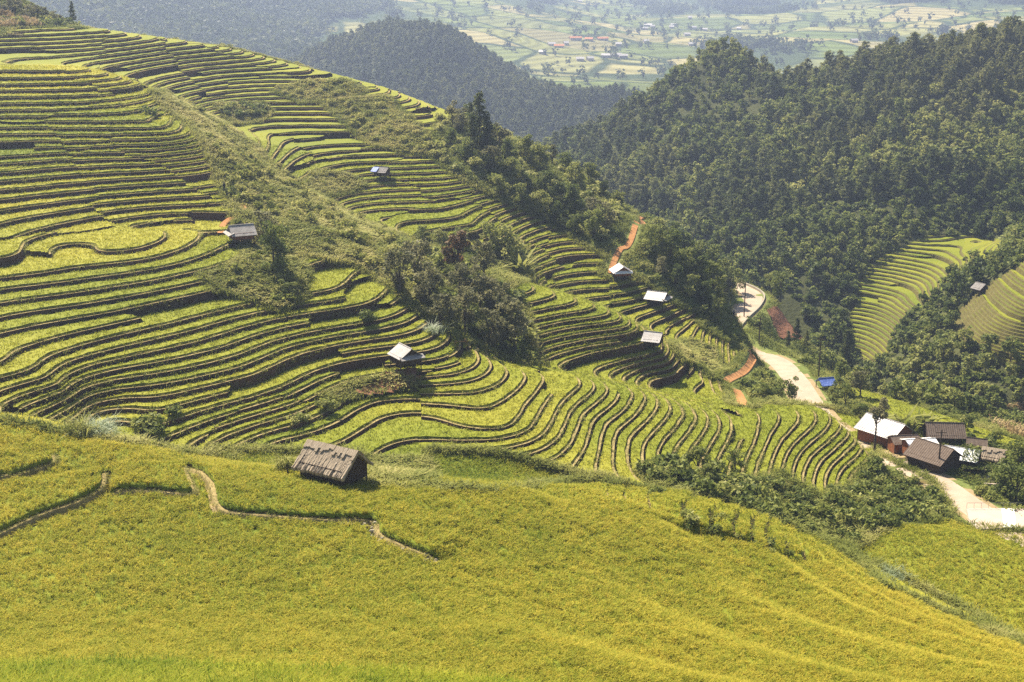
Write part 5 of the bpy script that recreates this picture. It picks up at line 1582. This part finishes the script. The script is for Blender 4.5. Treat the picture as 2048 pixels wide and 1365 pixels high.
h_ = gable_hut('patched_shed', 1922, 930, R_(-28), 5.0, 2.4, 1.9, .9, M_WHITE, M_WOOD, 'open shed with white roof patched brown and overgrown with vines', over=.4, overx=.3, **hl)
for (a, b) in ((-2.4, -1.3), (-1.1, -.1), (.2, 1.1)):
    v, q = slab([(a, .25, 2.86), (b, .25, 2.86), (b, 1.3, 2.47), (a, 1.3, 2.47)][::1], (0, 0, 1), .04)
    link('roof_patch', mesh_np('roof_patch', v[:, [0, 1, 2]] + np.array([0, 0, .03]), q, M_TILE), h_)
pv_, tv = RNG.uniform([.3, -2.8], [2.9, 1.2], (420, 2)), None
zz_ = 2.8 - np.abs(pv_[:, 1]) * .9 / 2.4 + .12
v, q, t_ = leaf_quads(np.concatenate([pv_, zz_[:, None]], 1), 420, .16, RNG)
link('vine', mesh_np('vine', v, q, M_LEAF, None, {'tint': ('POINT', t_)}), h_)
gable_hut('brown_house', 1886, 884, R_(-4), 5.6, 2.2, 1.9, 1.5, M_TILE, M_WOOD, 'long house with brown tiled roof at the back of the hamlet', over=.5, overx=.4, **hl)
gable_hut('small_shed', 1952, 900, R_(-18), 2.8, 1.2, 1.3, .7, M_TILE, M_WOOD, 'little brown roofed shed right of the long brown house', cat='shed', over=.4, overx=.3)
gable_hut('thatched_shed', 1986, 926, R_(-30), 3.0, 1.5, 1.4, 1.1, M_THATCH, M_WOOD, 'shaggy thatched shed at the right of the hamlet', cat='shed', thatch=True, over=.4, overx=.4)
# vine trellis, fish pond and its bank
t = bpy.data.objects.new('vine_trellis', None); COL.objects.link(t); t.location = at(1960, 950); t.rotation_euler = (0, 0, R_(-12))
tag(t, 'low trellis of poles covered with vines in front of the patched shed', 'trellis')
for i in range(6):
    for yy in (-1.1, 1.1):
        v, q = beam((-2.6 + i * 1.05, yy, -.6), (-2.6 + i * 1.05, yy, 1.3), .05); link('pole', mesh_np('pole', v, q, M_POST), t)
    v, q = beam((-2.6 + i * 1.05, -1.5, 1.32), (-2.6 + i * 1.05, 1.5, 1.32), .05); link('crossbar', mesh_np('crossbar', v, q, M_POST), t)
c_ = np.concatenate([RNG.uniform([-2.9, -1.5], [2.9, 1.5], (520, 2)), RNG.uniform(1.3, 1.55, (520, 1))], 1)
v, q, t_ = leaf_quads(c_, 520, .17, RNG); link('vine', mesh_np('vine', v, q, M_LEAF, None, {'tint': ('POINT', t_)}), t)
pc = at(1955, 962)
pd = [pc + np.array(a) for a in [(-3.2, -1.6, .25), (2.2, -2.6, .25), (3.2, 1.2, .25), (-2.2, 2.0, .25)]]
tag(link('pond_water', mesh_np('pond_water', np.array(pd), np.array([[0, 1, 2, 3]]), M_WATER)), kind='structure')
A = Acc()
for a, b in ((0, 1), (1, 2)):
    p0, p1 = pd[a], pd[b]; d = (p1 - p0) / np.linalg.norm(p1 - p0); n_ = np.array([d[1], -d[0], 0]) * .3
    A.add(*slab([p0 + [0, 0, .3], p0 + n_ + [0, 0, .3], p1 + n_ + [0, 0, .3], p1 + [0, 0, .3]], (0, 0, 1), 1.1))
tag(link('pond_wall', A.mesh('pond_wall', [M_CONC])), 'pale concrete wall along the near side of the fish pond', 'wall')
t = bpy.data.objects.new('pond_fence', None); COL.objects.link(t); t.location = pd[0] + np.array([0, -.15, 0])
tag(t, 'thin post fence along the pond wall', 'fence')
for i in range(6):
    c = (pd[1] - pd[0]) * i / 5.0
    v, q = beam(c + np.array([0, 0, -.3]), c + np.array([0, 0, 1.3]), .035); link('post', mesh_np('post', v, q, M_POST), t)
for zz in (.7, 1.2):
    v, q = beam(np.array([0, 0, zz]), pd[1] - pd[0] + np.array([0, 0, zz]), .02, 4); link('wire', mesh_np('wire', v, q, M_WIRE), t)
# concrete platform at the roadside with a pale sheet and a rail
t = bpy.data.objects.new('concrete_platform', None); COL.objects.link(t)
tag(t, 'pinkish concrete roadside platform with white end and thin rail', 'platform')
c = [np.array(U(1932,1030,187.5)), np.array(U(2048,1030,187.5)), np.array(U(2052,1058,180.5)), np.array(U(1942,1060,180.2))]
zc = -77.3
c = np.array([[a[0], a[1], zc] for a in c]); t.location = c.mean(0); c = c - c.mean(0)
v, q = slab(c[[3, 2, 1, 0]], (0, 0, 1), 1.6); link('slab', mesh_np('slab', v, q, M_CONC), t)
f = lambda s, u: (c[3] * (1 - s) + c[2] * s) * (1 - u) + (c[0] * (1 - s) + c[1] * s) * u
up_ = np.array([0, 0, .035])
v, q = slab([f(.60, .02) + up_, f(.82, .02) + up_, f(.82, .97) + up_, f(.60, .97) + up_], (0, 0, 1), .03); link('white_sheet', mesh_np('white_sheet', v, q, M_WHITE), t)
for i in range(9):
    b = f(i / 8.0, 1.0); v, q = beam(b, b + np.array([0, 0, .8]), .025, 4); link('rail_post', mesh_np('rail_post', v, q, M_WIRE), t)
v, q = beam(f(0, 1) + [0, 0, .8], f(1, 1) + [0, 0, .8], .03, 4); link('handrail', mesh_np('handrail', v, q, M_WIRE), t)

# utility poles
for px, py, h, label in [(1488,634,8.0,'slim utility pole beside the upper road bend'),(1637,758,8.5,'utility pole beside the blue tarpaulin shelter'),(1876,946,7.0,'pole in front of the tiled house'),(1518,688,6.0,'bare pole on the slope below the road')]:
    t = bpy.data.objects.new('utility_pole', None); COL.objects.link(t); t.location = at(px, py); tag(t, label, 'pole', 'utility poles')
    v, q = tube_np([(0, 0, -.6), (0, 0, h * .5), (.04, 0, h)], [.15, .13, .10], 8); sh_ = link('shaft', mesh_np('shaft', v, q, M_POST), t)
    v, q = box_np(-.8, .8, -.05, .05, h - .5, h - .38); link('crossarm', mesh_np('crossarm', v, q, M_POST), sh_)
# stick trestle on the green spur, and a log heap at top left
t = bpy.data.objects.new('stick_trestle', None); COL.objects.link(t); t.location = at(922, 700); tag(t, 'small trestle of crossed sticks on the green spur', 'trestle')
for a, b in (((-1.3, 0, -.3), (-.7, .3, 1.3)), ((-.4, 0, -.3), (-.8, .3, 1.3)), ((.9, 0, -.3), (.5, .3, 1.6)), ((1.4, 0, -.3), (.6, .3, 1.6)), ((-1.2, .2, 1.1), (1.1, .2, 1.25))):
    v, q = beam(a, b, .07); link('stick', mesh_np('stick', v, q, M_STRAW), t)
t = bpy.data.objects.new('log_heap', None); COL.objects.link(t); t.location = at(28, 72, .3); tag(t, 'heap of bare branches beside the upper terraces at top left', 'branch heap')
for i in range(16):
    a = RNG.normal(size=3) * np.array([1.6, .8, .25]); d = RNG.normal(size=3) * np.array([1.2, .8, .35])
    v, q = beam(a - d, a + d, RNG.uniform(.06, .13)); link('branch', mesh_np('branch', v, q, M_PATH), t)

# ------------------------------------------------------------------ people, far and small
def person(px, py, label, face=0.0, umbrella=False):
    me = bpy.data.meshes.new('person')
    J = [(0,0,.95),(0,0,1.2),(0,0,1.42),(0,0,1.52),(0,.01,1.66),(.10,0,.92),(.12,.03,.50),(.12,0,.06),(.12,-.14,.03),(-.10,0,.92),(-.12,-.02,.50),(-.13,.05,.06),(-.13,-.09,.03),
         (.19,0,1.40),(.24,.02,1.14),(.20,-.16,1.00),(-.19,0,1.40),(-.24,0,1.14),(-.16,-.20,1.20)]
    E = [(0,1),(1,2),(2,3),(3,4),(0,5),(5,6),(6,7),(7,8),(0,9),(9,10),(10,11),(11,12),(2,13),(13,14),(14,15),(2,16),(16,17),(17,18)]
    Rr = [.15,.15,.16,.06,.10,.10,.07,.05,.04,.10,.07,.05,.04,.07,.05,.04,.07,.05,.04]
    me.from_pydata(J, E, [])
    o = link('person', me)
    m_ = o.modifiers.new('skin', 'SKIN')
    if not me.skin_vertices: me.skin_vertices.new()
    for i, r in enumerate(Rr): me.skin_vertices[0].data[i].radius = (r, r)
    me.skin_vertices[0].data[0].use_root = True
    sb = o.modifiers.new('sub', 'SUBSURF'); sb.levels = 1; sb.render_levels = 1
    me.materials.append(M_DARKCLOTH)
    o.location = at(px, py, .35); o.rotation_euler = (0, 0, face); tag(o, label, 'person')
    th = np.linspace(0, 2 * np.pi, 12, endpoint=False)
    ring = np.stack([np.cos(th) * .27, np.sin(th) * .27, np.full(12, 1.68)], 1)
    v = np.concatenate([ring, ring * np.array([.5, .5, 1]) + [0, 0, .09], ring * np.array([.05, .05, 1]) + [0, 0, .17]])
    q = np.array([[a * 12 + b, a * 12 + (b + 1) % 12, (a + 1) * 12 + (b + 1) % 12, (a + 1) * 12 + b] for a in range(2) for b in range(12)])
    link('hat', mesh_np('hat', v, q, M_DARKCLOTH), o)
    return o
person(449, 389, 'person in dark clothes standing at the end of a rice terrace', .6)
person(1467, 641, 'dark clad person walking on the pale road below the bend', 2.4)

# ------------------------------------------------------------------ the far village
def far_house(px, py, Lx, Wy, wall, rise, roof, label, yaw):
    w = hit(px, py, hfar, 950, 4200, 1500)
    t = bpy.data.objects.new('village_house', None); COL.objects.link(t); t.location = w; t.rotation_euler = (0, 0, yaw)
    tag(t, label, 'house', 'houses of the far village')
    v, q = box_np(-Lx / 2, Lx / 2, -Wy / 2, Wy / 2, -3, wall); link('wall', mesh_np('wall', v, q, M_CONC), t)
    A = Acc()
    for s in (-1, 1):
        c = [(-Lx / 2 - .6, s * (Wy / 2 + .7), wall - .1), (Lx / 2 + .6, s * (Wy / 2 + .7), wall - .1), (Lx / 2 + .6, 0, wall + rise), (-Lx / 2 - .6, 0, wall + rise)]
        A.add(*slab(c if s < 0 else c[::-1], (0, 0, 1), .15))
    link('roof', A.mesh('roof', [roof]), t)
for px, py, L_, m_, lb in [(1151,80,22,M_ORANGE,'largest orange roofed block in the far village'),(1178,82,14,M_ORANGE,'orange roofed house in the middle of the far village row'),(1205,81,20,M_ORANGE,'long orange roofed house at the right of the far village row'),
   (1103,92,12,M_TIN,'white roofed house left of the orange roofs'),(1118,96,16,M_ORANGE,'low orange building below the orange row'),(1132,90,8,M_TIN,'tiny white house beside the orange roofs'),
   (1296,53,18,M_TIN,'white roofed long house on the far slope, uppermost of a pair'),(1288,60,16,M_TIN,'white roofed house just below the uppermost long house'),(1305,56,10,M_TIN,'small white house right of the white pair'),
   (1348,53,14,M_TIN,'white house on the far slope behind the wooded nose'),(1343,57,10,M_TIN,'small white house below the one behind the wooded nose'),(1385,58,16,M_TIN,'white house right of the wooded nose, upper'),(1374,72,12,M_TIN,'white house right of the wooded nose, middle'),(1384,92,12,M_TIN,'white house close above the wooded nose'),
   (1380,38,9,M_TIN,'highest white house above the wooded nose'),(1212,115,14,M_TIN,'white shed on the valley floor, left of the pair'),(1232,114,16,M_TIN,'white shed on the valley floor, middle'),(1246,116,14,M_TIN,'white shed on the valley floor, right'),(1160,122,12,M_TIN,'white house at the edge of the valley wood'),(1180,121,10,M_TIN,'small white house at the edge of the valley wood'),
   (1085,108,10,M_TIN,'pale house left in the far fields'),(1237,92,10,M_TIN,'pale house among trees below the orange roofs'),(1292,86,9,M_TIN,'pale house between orange roofs and wooded nose'),(1496,22,10,M_TIN,'lone white house high on the far slope'),(1708,85,12,M_TIN,'white house on the far fields above the right wood'),(1410,62,10,M_TIN,'white house right of the wooded nose, far right'),(1478,60,9,M_TIN,'white house beyond the saddle of the wood'),(1160,5,9,M_TIN,'pale house at the top edge of the far fields')]:
    far_house(px, py, L_ * .7, 6, 2.6, 1.9, m_, lb, RNG.uniform(-.35, .35))
